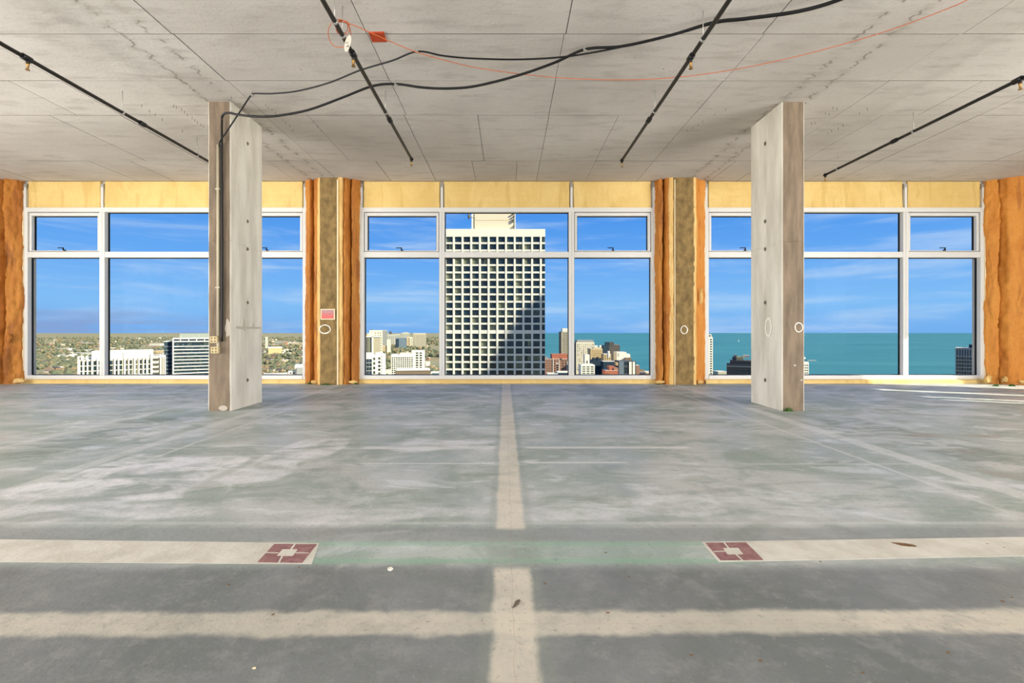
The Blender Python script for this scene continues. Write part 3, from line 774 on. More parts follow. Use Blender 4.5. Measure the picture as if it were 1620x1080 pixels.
for (px, py, Y) in ((627, 133, 5.87), (926, 78, 5.18), (1130, 35, 4.70), (366, 178, 6.3)):
    p = at(px, py, Y); bm = bmesh.new(); tube(bm, [p + Vector((0, 0, 0.01)), (p.x, p.y, CEIL - 0.006)], 0.005, 6); tube(bm, [p + Vector((0, -0.012, 0)), p + Vector((0, 0.012, 0))], 0.024, 10)
    o = obj('cable_hook', bm, M['steel']); sub(o, ca)
cb = empty('black_cable', at(348, 226, 6.40)); tag(cb, 'thin black cable rising from the conduit top to the ceiling', 'cable')
run = path([(347, 232, 6.415), (348, 224, 6.40), (360, 206, 6.36), (380, 176, 6.25), (396, 152, 6.16), (402, 148, 6.12), (430, 148, 6.04), (470, 144, 5.92), (520, 131, 5.74), (570, 111, 5.52), (620, 96, 5.32), (660, 81.5, 5.19),
            (700, 88, 5.2), (740, 92, 5.2), (800, 94, 5.2), (850, 93, 5.18), (900, 89, 5.15), (960, 79, 5.06), (1010, 68, 4.97), (1060, 57, 4.88), (1130, 37, 4.72), (1180, 31, 4.62), (1260, 20, 4.5), (1325, 2, 4.38), (1420, -38, 4.12)])
bm = bmesh.new(); tube(bm, run, 0.0095, 10); o = obj('sheath', bm, M['cable']); sub(o, cb)
for (px, py, Y) in ((660, 81.5, 5.19), (399, 150, 6.14)):
    p = at(px, py, Y); bm = bmesh.new(); tube(bm, [p, (p.x, p.y, CEIL - 0.006)], 0.005, 6); tube(bm, [p + Vector((0, -0.01, 0)), p + Vector((0, 0.01, 0))], 0.018, 10)
    o = obj('cable_hook', bm, M['steel']); sub(o, cb)

oc = empty('orange_cord', at(541, 42, 4.42)); tag(oc, 'thin orange cord coiled on a pipe and strung across the ceiling', 'cord')
run = path([(537, 34, 4.40), (560, 40, 4.5), (600, 58, 4.72), (640, 75, 4.98), (664, 84, 5.12), (710, 97, 5.3), (760, 108, 5.45), (850, 120, 5.58), (950, 126, 5.64), (1050, 124, 5.6), (1150, 112, 5.45), (1240, 94, 5.28), (1330, 71, 5.05),
            (1400, 50, 4.85), (1470, 25, 4.6), (1530, 0, 4.36), (1600, -40, 4.05)])
bm = bmesh.new(); tube(bm, run, 0.0042, 8); o = obj('line', bm, M['orange']); sub(o, oc)
for (cx_, cy_, ra, rb, sd_, nm) in ((537, 53, 18, 22, 0, 'coil'), (542.5, 44, 11, 11.5, 4, 'coil'), (541, 43, 9.5, 11, 7, 'coil')):
    pts = []
    for k in range(37):
        a = 2 * math.pi * k / 36 + math.pi / 2
        wv = 1 + 0.04 * mnoise.noise(Vector((math.cos(a), math.sin(a), sd_)))
        pts.append(at(cx_ + ra * wv * math.cos(a), cy_ - rb * wv * math.sin(a), 4.52 - 0.14 * math.sin(a) + 0.02 * math.cos(a * 2 + sd_)))
    bm = bmesh.new(); tube(bm, pts, 0.0038, 8, cap=False); o = obj('coil', bm, M['orange']); sub(o, oc)

# oval tag on the pipe
c = at(550, 68.5, 4.48)
tg = empty('pipe_tag', c); tag(tg, 'white oval tag marked IV hanging from the sprinkler pipe', 'tag')
kx = 4.48 / F
bm = bmesh.new(); n = 28; a_ = []; b__ = []
for k in range(n):
    t = 2 * math.pi * k / n; u, v = 4.6 * math.cos(t), 13.6 * math.sin(t) * (1 + 0.05 * math.cos(t))
    ca_, sa_ = math.cos(math.radians(-14)), math.sin(math.radians(-14))
    p = Vector(((u * ca_ - v * sa_) * kx, 0, (u * sa_ + v * ca_) * kx))
    a_.append(bm.verts.new(p)); b__.append(bm.verts.new(p + Vector((0, 0.004, 0))))
bm.faces.new(a_); bm.faces.new(b__[::-1])
for k in range(n): bm.faces.new((a_[k], b__[k], b__[(k + 1) % n], a_[(k + 1) % n]))
obj('plate', bm, M['tag'], tg)
fc = bpy.data.curves.new('IV', 'FONT'); fc.body = 'IV'; fc.size = 0.042; fc.space_character = 1.7; fc.align_x = 'CENTER'; fc.align_y = 'CENTER'; fc.extrude = 0.0004; fc.materials.append(M['ink'])
fo = bpy.data.objects.new('text_source', fc); COL.objects.link(fo); fo.parent = tg; fo.location = (-0.003, -0.0015, -0.016)
fo.rotation_euler = (math.pi / 2, math.radians(76), 0)
bpy.context.view_layer.update()
lm = bpy.data.meshes.new_from_object(fo.evaluated_get(bpy.context.evaluated_depsgraph_get()))
lo_ = obj('lettering', lm, M['ink'], tg, fo.location); lo_.rotation_euler = fo.rotation_euler
bpy.data.objects.remove(fo)
bm = bmesh.new(); tube(bm, [(0.018, 0.002, 0.075), (0.0, 0.0, 0.1), (-0.02, -0.01, 0.115)], 0.002, 6); obj('tie_wire', bm, M['steel'], tg)

# red primed sleeve plate in the soffit
q4 = [on_ceiling(px, py, CEIL - 0.012) for px, py in ((583, 52), (607, 51.5), (612, 66.5), (589, 67))]
bm = bmesh.new(); a_ = [bm.verts.new(p) for p in q4]; b__ = [bm.verts.new(p + Vector((0, 0, 0.03))) for p in q4]
bm.faces.new(a_); bm.faces.new(b__[::-1])
for k in range(4): bm.faces.new((a_[k], b__[k], b__[(k + 1) % 4], a_[(k + 1) % 4]))
tag(obj('ceiling_plate', bm, M['red']), 'rusty red plate set in the ceiling beside the orange coil', 'plate')

# nails left in the soffit by the formwork
bm = bmesh.new(); tube(bm, [(0, 0, 0.02), (0.002, 0, -0.02), (0.008, 0, -0.032)], 0.0028, 5)
nail_me = me_of(bm, 'nail'); nail_me.materials.append(M['hole'])
nails = []
for (px, py) in ((224, 166), (236, 174), (246, 180), (256, 188), (275, 166), (279, 168), (287, 172), (292, 176), (296, 180), (304, 185), (308, 189), (312, 192), (318, 196), (322, 199), (288, 206),
                 (420, 165), (425, 169), (430, 172), (436, 178), (448, 188), (452, 193), (458, 197), (463, 205), (496, 190), (502, 198), (508, 205),
                 (1318, 169), (1324, 170), (1306, 178), (1312, 179), (1284, 194), (1290, 193), (1360, 178), (1372, 171), (1326, 202), (1334, 197), (1310, 210), (1316, 206), (1088, 205), (1096, 201), (1105, 196), (1112, 191), (1130, 180), (1148, 172)):
    o = obj('formwork_nail', nail_me, M['hole'], None, on_ceiling(px, py, CEIL - 0.004)); o.rotation_euler = (0, 0, R.uniform(0, 6))
    tag(o, 'tiny bent nail left in the ceiling ' + ('left of the conduit column head' if px < 330 else 'right of the conduit column head' if px < 600 else 'left of the right column head' if px < 1200 else 'right of the right column head'), 'nail', 'formwork nails in the ceiling')

# ------------------------------------------------------------------ painted bars on the floor
def floor_bar(quad, squares, label):
    P = [on_floor(px, py) for px, py in quad]
    c = sum(P, Vector()) / 4
    root = empty('painted_bar', (c.x, c.y, 0)); tag(root, label, 'floor marking')
    def slab(name, Q, z0, z1, m_, parent):
        bm = bmesh.new(); a = [bm.verts.new((p.x - c.x, p.y - c.y, z0)) for p in Q]; b_ = [bm.verts.new((p.x - c.x, p.y - c.y, z1)) for p in Q]
        bm.faces.new(a[::-1]); bm.faces.new(b_)
        for k in range(4): bm.faces.new((a[k], a[(k + 1) % 4], b_[(k + 1) % 4], b_[k]))
        return obj(name, bm, m_, parent)
    slab('strip', P, -0.01, 0.0012, M['bar'], root)
    (sq, inner, cuts) = squares
    S = [on_floor(px, py) for px, py in sq]
    s = slab('maroon_square', S, -0.01, 0.0020, M['maroon'], root); s['label'] = 'maroon painted square'
    slab('white_centre', [on_floor(px, py) for px, py in inner], 0.0, 0.0026, M['bar'], s)
    for q_ in cuts: slab('cross_line', [on_floor(px, py) for px, py in q_], 0.0, 0.0024, M['bar'], s)
    return root
floor_bar([(-260, 887), (493, 892), (505, 859), (-260, 850)],
          ([(407, 889.5), (478, 890.5), (501.5, 861), (434, 860.5)], [(438, 879.5), (463, 879.8), (471, 869.5), (447, 869)],
           [[(439, 891), (442, 891), (448, 880), (445, 880)], [(459, 869), (462, 869), (468, 861), (465, 861)], [(420, 875), (440, 875.3), (441, 874.1), (421, 873.8)], [(467, 875.2), (488, 875.6), (489, 874.4), (468, 874)]]),
          'cream painted floor bar ending in a maroon square, left of the centre strip')
floor_bar([(1137, 888.5), (1900, 874), (1900, 845), (1110, 857)],
          ([(1140, 886.5), (1208, 886), (1180, 858), (1116, 858.8)], [(1151, 877.3), (1176, 877), (1168, 867), (1144, 867.3)],
           [[(1173, 886.5), (1176, 886.5), (1166, 877), (1163, 877)], [(1151, 867), (1154, 867), (1147, 858.5), (1144, 858.5)], [(1130, 873), (1148, 872.8), (1147, 871.6), (1129, 871.8)]]),
          'cream painted floor bar ending in a maroon square, right of the centre strip')

# ------------------------------------------------------------------ scraps on the floor
def scrap(px, py, w, d, h, rz_, m_, name, label, cat, group=None):
    p = on_floor(px, py); bm = bmesh.new(); n = 9; lo = []; hi = []
    for k in range(n):
        a = 2 * math.pi * k / n; j = 1 + 0.35 * mnoise.noise(Vector((k * 1.9, px * 0.1, 0)))
        lo.append(bm.verts.new((math.cos(a) * w * j, math.sin(a) * d * j, 0.0))); hi.append(bm.verts.new((math.cos(a) * w * j * 0.85, math.sin(a) * d * j * 0.85, h * (1 + 0.4 * math.sin(k * 2.1)))))
    bm.faces.new(lo[::-1]); bm.faces.new(hi)
    for k in range(n): bm.faces.new((lo[k], lo[(k + 1) % n], hi[(k + 1) % n], hi[k]))
    o = obj(name, bm, m_, None, (p.x, p.y, 0.0)); o.rotation_euler = (0, 0, rz_); return tag(o, label, cat, group)
scrap(617, 900, 0.012, 0.018, 0.004, 0.3, M['chalk'], 'paint_chip', 'white paint chip on the grey floor left of the centre strip', 'chip')
scrap(1433, 862, 0.055, 0.022, 0.003, -0.3, M['wood'], 'dirt_patch', 'brown crust stuck on the right painted floor bar', 'dirt')
scrap(817, 955, 0.01, 0.035, 0.002, -0.4, M['hole'], 'tar_smear', 'dark smear on the pale centre strip near the front', 'smear')
scrap(402, 1057, 0.006, 0.003, 0.003, 0, M['caulk'], 'pebble', 'tiny pale pebble on the dark floor front left', 'pebble')
for (px, py) in ((1601, 945), (1586, 951), (962, 969), (958, 874), (995, 912), (1500, 1032), (1203, 1045), (362, 925), (473, 897), (862, 923), (1094, 1036), (1365, 1064), (1588, 866), (1562, 860), (1298, 888), (432, 972)):
    scrap(px, py, R.uniform(0.004, 0.008), R.uniform(0.002, 0.004), 0.002, R.uniform(-1, 1), M['wood'], 'debris_crumb', 'tiny dark crumb of debris on the floor', 'debris', 'crumbs on the floor')

# moss at the wet feet
def moss(px, py, Y, w, h, label):
    p = at(px, py, Y); root = empty('moss_tuft', (p.x, Y, 0)); tag(root, label, 'moss', 'moss tufts along the wall foot')
    bm = bmesh.new()
    for k in range(70):
        x = R.gauss(0, w * 0.4); hh = h * R.uniform(0.4, 1.0) * max(0.25, 1 - abs(x) / w); y = R.uniform(-0.03, 0.02)
        a = R.uniform(0, 6.28); s = 0.008
        v = [bm.verts.new((x + math.cos(a) * s, y + math.sin(a) * s, 0)), bm.verts.new((x - math.cos(a) * s, y - math.sin(a) * s, 0)),
             bm.verts.new((x - math.sin(a) * s, y + math.cos(a) * s, 0)), bm.verts.new((x + R.uniform(-0.03, 0.03), y + R.uniform(-0.03, 0.01), hh))]
        for q_ in ((0, 1, 3), (1, 2, 3), (2, 0, 3), (0, 2, 1)): bm.faces.new([v[i] for i in q_])
    o = obj('tuft', bm, M['moss'], root); o['kind'] = 'stuff'
moss(490, 606, 9.72, 0.08, 0.05, 'green moss at the foot of the red notice pillar, left side')
moss(516, 606, 9.57, 0.14, 0.06, 'green moss in front of the red notice pillar')
moss(563, 606, 9.68, 0.07, 0.05, 'green moss at the foot of the red notice pillar, right side')
moss(1247, 646, 6.42, 0.06, 0.08, 'green moss at the foot of the right concrete column')
moss(1575, 604, 9.36, 0.10, 0.06, 'green moss under the orange foam in the right corner')
moss(1600, 604, 9.34, 0.10, 0.07, 'larger green moss tuft under the orange foam, far right')
moss(1041, 606, 9.68, 0.05, 0.03, 'green moss by the right foot of the middle window')

# ================================================================== the city outside
GZ = -105.0
def gy(py): return F * (EYE - GZ) / (py - CY)       # distance of the ground seen at this height
def far_mat(name, col, col2=None, rough=0.8, vscale=0.08, spec=0.2): return mat(name, col, rough, spec, vscale=vscale, col2=col2 or tuple(c * 0.88 for c in col[:3]) + (1,))
B = dict(
    white=far_mat('white_painted_concrete', lin(234, 228, 208)), cream=far_mat('cream_precast', lin(226, 214, 184)), beige=far_mat('beige_precast', lin(196, 184, 154)),
    tan=far_mat('tan_masonry', lin(206, 178, 128)), brick=far_mat('brown_brick', lin(156, 118, 96)), red=far_mat('red_brick', lin(172, 104, 78)),
    dark=far_mat('dark_stone', lin(86, 84, 80)), slate=far_mat('slate_blue_cladding', lin(44, 62, 74)), grey=far_mat('grey_concrete', lin(150, 152, 146)),
    hazy=far_mat('pale_hazy_concrete', lin(176, 176, 160)), brown=far_mat('brown_metal_fascia', lin(128, 112, 92)), steelblue=far_mat('blue_grey_cladding', lin(108, 124, 132)),
    green=far_mat('grey_green_screen', lin(140, 148, 136)), roof=far_mat('pale_gravel_roof', lin(206, 200, 186)))
W_ = [mat('tower_glass_dark', lin(40, 48, 48), 0.15, 0.5), mat('tower_glass_green', lin(70, 80, 68), 0.2, 0.5), mat('tower_glass_blue', lin(38, 56, 64), 0.15, 0.5),
      mat('drawn_blinds', lin(112, 118, 96), 0.6, 0.3)]
FR_ = mat('dark_window_frame', lin(38, 42, 40), 0.5)
bm = bmesh.new(); box(bm, -0.5, 0.5, -0.5, 0.5, -0.5, 0.5); UNIT = me_of(bm, 'unit')
unit_by = {}
def unit(m_):
    if m_.name not in unit_by:
        me = UNIT.copy(); me.materials.append(m_); unit_by[m_.name] = me
    return unit_by[m_.name]
def ub(name, parent, x0, x1, y0, y1, z0, z1, m_):
    """box that shares one mesh per material; coordinates in the parent's space"""
    o = bpy.data.objects.new(name, unit(m_)); COL.objects.link(o); o.parent = parent
    o.location = ((x0 + x1) / 2, (y0 + y1) / 2, (z0 + z1) / 2); o.scale = (x1 - x0, y1 - y0, z1 - z0); return o
wr = random.Random(12)
def pick(): return W_[wr.choices((0, 1, 2, 3), (5, 2, 3, 1))[0]]

# ---- the white tower straight ahead
TY = 194.0
tk = TY / F
root = empty('white_tower', (wx(782, TY), TY, GZ)); tag(root, 'white high-rise with a dark window grid straight ahead', 'building')
ox, oz = root.location.x, GZ
tx = lambda px: wx(px, TY) - ox
tz = lambda py: wz(py, TY) - oz
xl, xr_ = tx(702.8), tx(862.6)
ub('core', root, xl + 0.5, xr_ - 0.4, 0.75, 26, 0, tz(363), B['white'])
ub('parapet', root, xl, xr_, 0, 26.5, tz(374.2), tz(362), B['white'])
rowsT = [374.2 + 11.59 * i for i in range(13)] + [527.6 + 11.6 * j for j in range(8)]
piers = [(702.8, 705.6)] + [(705.6 + 10.75 + 13.72 * 0 + k * 13.78, 705.6 + (k + 1) * 13.78) for k in range(11)]
for a, b_ in piers: ub('pier', root, tx(a), tx(b_), 0.0, 0.8, 0, tz(374.2), B['white'])
zprev = None
for i, py in enumerate(rowsT):
    top = py + 8.7
    nxt = rowsT[i + 1] if i + 1 < len(rowsT) else py + 11.6
    ub('spandrel', root, xl, xr_, 0.12, 0.8, tz(nxt), tz(top), B['white'])
ub('base', root, xl, xr_, 0.1, 0.8, 0, tz(rowsT[-1] + 11.6), B['white'])
for i, py in enumerate(rowsT):
    for k in range(12):
        a = 705.6 + k * 13.78; b_ = min(a + 10.75, 862.3)
        x0, x1, z0, z1 = tx(a), tx(b_), tz(py + 8.7), tz(py)
        w = empty('window', ((x0 + x1) / 2, 0.5, (z0 + z1) / 2)); w.parent = root
        hw, hh = (x1 - x0) / 2, (z1 - z0) / 2
        ub('frame', w, -hw, hw, -0.02, 0.2, -hh, -hh + 0.16, FR_); ub('mullion', w, -0.05 - 0.1, 0.05 - 0.1, -0.05, 0.2, -hh + 0.16, hh, FR_)
        m1 = pick(); m2 = m1 if wr.random() < 0.72 else pick()
        ub('pane', w, -hw, -0.15, 0.06, 0.2, -hh + 0.16, hh, m1); ub('pane', w, -0.05, hw, 0.06, 0.2, -hh + 0.16, hh, m2)
ub('penthouse', root, tx(749), tx(814), 1.6, 16, tz(362), tz(321), B['cream'])
ub('penthouse_corner', root, tx(745.6), tx(749), 1.4, 10, tz(362), tz(321), B['white']); ub('penthouse_corner', root, tx(814), tx(815.6), 1.4, 10, tz(362), tz(321), B['white'])
ub('penthouse_joint', root, tx(752), tx(812), 1.56, 1.7, tz(347.2), tz(346.6), B['tan'])
ub('downpipe', root, tx(749.3), tx(750.3), 1.3, 1.6, tz(361), tz(337), B['dark'])
for (px, py) in ((810.5, 338), (812.5, 341.5), (811, 346.5), (811.5, 349), (812.6, 357), (812.5, 361)):
    ub('antenna_bracket', root, tx(px - 1.3), tx(px + 1.6), 0.9, 1.5, tz(py + 0.6), tz(py - 0.6), B['dark'])
bm = bmesh.new()
prof = [(0.0, 0.12), (0.5, 0.7), (1.0, 1.0)]
tube(bm, [(0, 0, 0), (-0.15, 0, 0), (-0.5, 0, 0), (-0.9, 0, 0.0)], [0.2, 0.7, 1.0, 1.12], 16)
o = obj('dish_antenna', bm, B['dark'], root, (tx(743.6), 1.2, tz(341)))
o['label'] = 'dark dish antenna on the penthouse'
bm = bmesh.new(); tube(bm, [(0, 0, 0), (1.2, 0, 0)], 0.25, 8); obj('dish_mount', bm, B['white'], root, (tx(743.6), 1.2, tz(341)))

# ---- stepped block added out of view, shaped to throw shade on the white tower
az = Vector((math.cos(SUN_AZ), -math.sin(SUN_AZ), 0)); perp = Vector((math.sin(SUN_AZ), math.cos(SUN_AZ), 0))
RD = 205.0
steps = [(735, 603), (748, 588), (762, 572), (775, 556), (788, 540), (802, 524), (818, 506), (845, 498), (905, 500)]
p0 = Vector((wx(820, TY), TY, 0)) + az * RD
root = empty('shadow_caster', (p0.x, p0.y, GZ)); tag(root, 'added unseen stepped block that shades the white tower', 'building')
root.rotation_euler = (0, 0, math.atan2(perp.y, perp.x))
for k in range(len(steps) - 1):
    (a, _), (b_, py) = steps[k], steps[k + 1]
    l0 = (wx(a, TY) - wx(820, TY)) * perp.x; l1 = (wx(b_, TY) - wx(820, TY)) * perp.x
    top = wz(steps[k][1] if k < len(steps) - 2 else 500, TY) + RD * math.tan(SUN_EL)
    ub('caster_step', root, l0, l1, -14, 6, 0, top - GZ, B['beige'])

# ---- generic buildings
FOOT = []
def bld(name, label, px0, px1, pyt, Y, depth, body, wins=None, extra_=(), group=None, cat='building', roofm=None, turn=None):
    """wins: list of (px0, px1, py0, py1, ncol, nrow, fill_x, fill_y, materials) on the face towards us; extra_: (kind, px0, px1, py0, py1, dy0, dy1, material)"""
    pe = px0 if px0 > CX else (px1 if px1 < CX else (px0 + px1) / 2)      # the corner nearest the view's axis
    P0 = Vector((wx(pe, Y), Y)); th = math.atan2(P0.x, P0.y) if (turn if turn is not None else px1 < CX) else 0.0
    dv = Vector((math.cos(th), -math.sin(th)))                              # the street front runs square to the line of sight
    root = empty(name, (P0.x, Y, GZ)); root.rotation_euler = (0, 0, -th); tag(root, label, cat, group)
    def X(px):
        t = (px - CX) / F                                                  # ray x = t * y meets P0 + u * dv
        return (t * P0.y - P0.x) / (dv.x - t * dv.y)
    Yc = P0.y + dv.y * X((px0 + px1) / 2)
    Z = lambda py: wz(py, Yc) - GZ
    k = Y / F
    FOOT.append((P0.x - 10, P0.x + 10, Y - 10, Y + depth) if False else (min(wx(px0, Y), wx(px1, Y)) - 8, max(wx(px0, Y), wx(px1, Y)) + 8, Y - 12, Y + depth + 12))
    ub('body', root, X(px0), X(px1), 0, depth, 0, Z(pyt), B[body])
    ub('roof', root, X(px0) + 0.15 * k, X(px1) - 0.15 * k, 0.2 * k, depth - 0.2 * k, Z(pyt), Z(pyt) + 0.25 * k, B[roofm] if roofm else B['roof'])
    for e in extra_:
        nm, a, b_, c_, d, dy0, dy1, mm = e
        ub(nm, root, X(a), X(b_), dy0, dy1, Z(d) if d is not None else 0, Z(c_), B[mm])
    for w in wins or ():
        a, b_, c_, d, nc, nr, fx, fy_, ms = w[:9]; dy = w[9] if len(w) > 9 else 0
        cw, ch = (b_ - a) / nc, (d - c_) / nr
        for i in range(nr):
            for j in range(nc):
                m_ = ms if not isinstance(ms, (list, tuple)) else wr.choice(ms)
                x0 = a + j * cw + cw * (1 - fx) / 2; z0 = c_ + i * ch + ch * (1 - fy_) / 2
                ub('window', root, X(x0), X(x0 + cw * fx), dy - 0.06 * k, dy + 0.05, Z(z0 + ch * fy_), Z(z0), m_)
    return root
D3 = [W_[0], W_[0], W_[1], W_[2]]

# left window: white apartment block with tall fins
ya = 330.0
bld('apartment_block', 'white apartment tower with tall fins behind the left mullion', 123.5, 262, 567.5, ya, 40, 'cream',
    wins=[(126, 145, 569, 609, 3, 5, 0.62, 0.82, D3), (146.5, 163, 569, 609, 2, 5, 0.72, 0.82, D3), (164, 241, 569, 609, 10, 5, 0.66, 0.82, D3)],
    extra_=[('penthouse', 145, 241.5, 554.8, 567.5, -0.2, 22, 'white'), ('corner_fin', 123, 125.6, 562, None, -0.8, 6, 'white'), ('corner_fin', 128, 131, 561.5, 568, -0.6, 6, 'white'), ('corner_fin', 136, 139.5, 561.5, 568, -0.6, 6, 'white'),
           ('fin', 130.6, 132, 566, None, -0.9, 1, 'white'), ('fin', 137.4, 138.6, 566, None, -0.9, 1, 'white'), ('fin', 145, 146.6, 566, None, -1.2, 1, 'white'), ('fin', 153.4, 155, 566, None, -1.2, 1, 'white'),
           ('fin', 162.6, 164.4, 566, None, -1.2, 1, 'white'), ('fin', 180.5, 183, 566, None, -1.2, 1, 'white'), ('fin', 186.6, 189, 566, None, -1.2, 1, 'white'), ('fin', 196.5, 199, 566, None, -1.2, 1, 'white'), ('fin', 203, 205, 566, None, -1.2, 1, 'white'),
           ('fin', 212, 214.6, 566, None, -1.2, 1, 'white'), ('fin', 219, 221, 566, None, -1.2, 1, 'white'), ('fin', 226, 228, 566, None, -1.2, 1, 'white'), ('fin', 231.5, 233.4, 566, None, -1.2, 1, 'white'), ('fin', 238, 241.6, 560, None, -1.2, 1, 'white'),
           ('fin', 253, 254.6, 561, None, -1.2, 1, 'white'), ('fin', 257.4, 258.6, 561, None, -1.2, 1, 'white'), ('fin', 260.4, 262.2, 563, None, -1.2, 1, 'white'),
           ('balcony', 242, 252.5, 568, 570, -1.6, 0.5, 'dark'), ('balcony', 242, 252.5, 576, 578, -1.6, 0.5, 'dark'), ('balcony', 242, 252.5, 583.4, 585.4, -1.6, 0.5, 'dark'), ('balcony', 242, 252.5, 591, 593, -1.6, 0.5, 'dark'),
           ('vent', 194.4, 195.6, 557, 566, -0.4, 0, 'grey'), ('floor_slab', 125, 241, 576.6, 577.4, -0.5, 0.5, 'white'), ('floor_slab', 125, 241, 584.6, 585.4, -0.5, 0.5, 'white'), ('floor_slab', 125, 241, 592.4, 593.2, -0.5, 0.5, 'white')])
# glass tower with white slab edges, partly behind the left column
yb = 400.0
slabs = [('floor_slab', 275, 348, 541.5 + 5.25 * k, 542.8 + 5.25 * k, -1.0, 0.5, 'white') for k in range(1, 13)]
sl2 = [('floor_slab', 258.6, 273, 541.2 + 5.9 * k, 541.9 + 5.9 * k, 3.4, 4.5, 'grey') for k in range(1, 11)]
bld('glass_tower', 'blue glass tower with white floor bands beside the conduit column', 273, 348, 534.4, yb, 30, 'slate',
    wins=[(275, 347.5, 541, 599, 18, 11, 0.8, 0.62, [W_[0], W_[2], W_[1], W_[2]]), ],
    extra_=slabs + sl2 + [('corner_post', 273, 275, 534.2, None, -1.2, 2, 'white'), ('roof_beam', 273, 348, 534.2, 536, -1.2, 1, 'white'), ('roof_beam', 275, 348, 538.9, 540.6, -1.2, 1, 'white'),
        ('roof_post', 285, 286.2, 536, 539, -1.0, 1, 'white'), ('roof_post', 298, 299.2, 536, 539, -1.0, 1, 'white'), ('roof_post', 310.6, 311.8, 536, 539, -1.0, 1, 'white'), ('roof_post', 323, 324.2, 536, 539, -1.0, 1, 'white'),
        ('penthouse', 283, 348, 527.5, 534.4, 8, 24, 'green'), ('side_wing', 258.6, 273, 540, None, 4, 26, 'slate'), ('wing_cap', 258.4, 273, 539.2, 540.2, 3.8, 26, 'white')])

# mid-left view: between column and pillar
bld('low_block', 'long tan flat-roofed block among the trees', 424.5, 446, 550.5, gy(562), 60, 'tan', extra_=[('parapet', 424, 446.5, 549, 550.6, -2, 60, 'white')])
bld('slender_tower', 'slender pale tower on the hazy plain right of the left column', 419.5, 424, 533, gy(551), 40, 'hazy')
bld('white_house', 'white cube building at the sill left of the notice pillar', 466.5, 486, 577.3, 900, 30, 'white', wins=[(457.5, 467, 588, 591, 2, 1, 0.6, 0.8, W_[0])],
    extra_=[('low_wing', 456, 468, 586.5, None, 0, 20, 'white'), ('grey_volume', 469.5, 486, 581, None, -8, 10, 'grey')])
bld('white_terrace', 'low white terrace roof along the sill right of the left column', 416, 455, 592, 860, 30, 'white', wins=[(418, 454, 592.6, 595, 9, 1, 0.4, 0.8, W_[0])])
bld('office_block', 'pinkish mid-rise block on the hazy plain', 450, 455, 540, gy(546.5), 60, 'brick')

# middle window, left of the tower
def far_tower(px0, px1, pyt, base, body, label, ncol=0, wm=None, nrow=8, wtop=2, extra_=()):
    Y = gy(base)
    w = [(px0 + 0.6, px1 - 0.4, pyt + wtop, base - 1, ncol, nrow, 0.42, 0.8 if nrow > 1 else 0.98, wm)] if ncol else None
    return bld('far_high_rise', label, px0, px1, pyt, Y, (px1 - px0) * Y / F * 0.6, body, w, extra_, group='hazy high-rises beyond the park')
hz_ = mat('hazy_window_strip', lin(128, 130, 116), 0.5); hz2 = mat('hazy_blue_window', lin(96, 108, 112), 0.4)
far_tower(654, 674, 527, 550, 'beige', 'wide beige slab with vertical window strips, rightmost by the park', 8, hz_, 1)
far_tower(626, 643.5, 534, 552, 'steelblue', 'blue grey box block in the distant cluster', 0, extra_=[('side', 626, 631, 536, None, -1, 2, 'slate')])  # shade of the left face put into a dark slate piece
far_tower(646, 653, 533, 548.5, 'cream', 'narrow cream tower left of the wide beige slab', 2, hz_, 4)
far_tower(641.5, 648, 533.6, 550, 'tan', 'tan stub tower right of the blue grey block', 2, hz_, 4, 1)
far_tower(635.5, 648, 526.4, 547, 'hazy', 'pale stepped tower behind the tan stub', 4, hz_, 6, extra_=[('crown', 639, 645, 525.2, 526.6, 5, 40, 'hazy')])
far_tower(624, 634, 528.5, 546, 'hazy', 'pale square tower above the blue grey block', 3, hz_, 6)
far_tower(611, 624, 529, 547, 'hazy', 'broad pale tower with a dark roof hut', 4, hz_, 6, extra_=[('roof_hut', 616, 619.6, 524, 529, 10, 40, 'dark')])
far_tower(605, 613, 522, 549, 'grey', 'tall grey tower right of the terraced block', 2, hz_, 7)
far_tower(604.5, 612, 547, 559.5, 'tan', 'low tan apartment block below the grey tower', 4, hz_, 4, 1)
far_tower(612, 618.2, 537, 559.5, 'cream', 'slim cream apartment tower beside the low tan block', 0)
bld('terraced_block', 'cream terraced high-rise stepping up behind the striped tower', 584.5, 605.2, 522.3, 1500, 40, 'cream',
    wins=[(592, 604, 524.5, 533, 3, 2, 0.3, 0.5, W_[0]), (601, 604, 533, 560, 2, 7, 0.6, 0.5, W_[1])],
    extra_=[('terrace', 581, 588, 527, None, -2, 30, 'cream'), ('terrace', 577, 584, 530, None, -4, 30, 'tan'), ('roof_hut', 586, 589, 521, 523, 5, 20, 'dark')])
bld('striped_tower', 'tower of dark vertical glass strips and a white pier', 560, 601.5, 532.2, 1150, 40, 'beige',
    wins=[(562, 588, 533.5, 565, 9, 1, 0.7, 0.99, [W_[0], W_[1]]), (591, 601, 533.5, 565, 5, 14, 0.45, 0.55, W_[1])],
    extra_=[('pier', 588, 590.2, 532, None, -1.5, 1, 'white'), ('roof_rim', 560, 601.7, 531.6, 533.2, -1.5, 40, 'white')])
bld('white_block', 'white corner block with blue glass at the left edge of the middle window', 560, 610.2, 561, 640, 34, 'white',
    wins=[(562, 588.5, 567.5, 605, 6, 6, 0.94, 0.92, [W_[2], B['slate']]), (590, 594, 564, 600, 1, 5, 0.8, 0.6, [W_[0], W_[1]]), (598, 602, 564, 600, 1, 6, 0.9, 0.6, [W_[0], W_[1]]), (603.2, 604.6, 562, 600, 1, 8, 0.7, 0.6, W_[1])],
    extra_=[('roof_block', 594, 606, 558.2, 561, 3, 20, 'white'), ('parapet', 560, 590, 558.4, 561, -0.3, 20, 'white')])
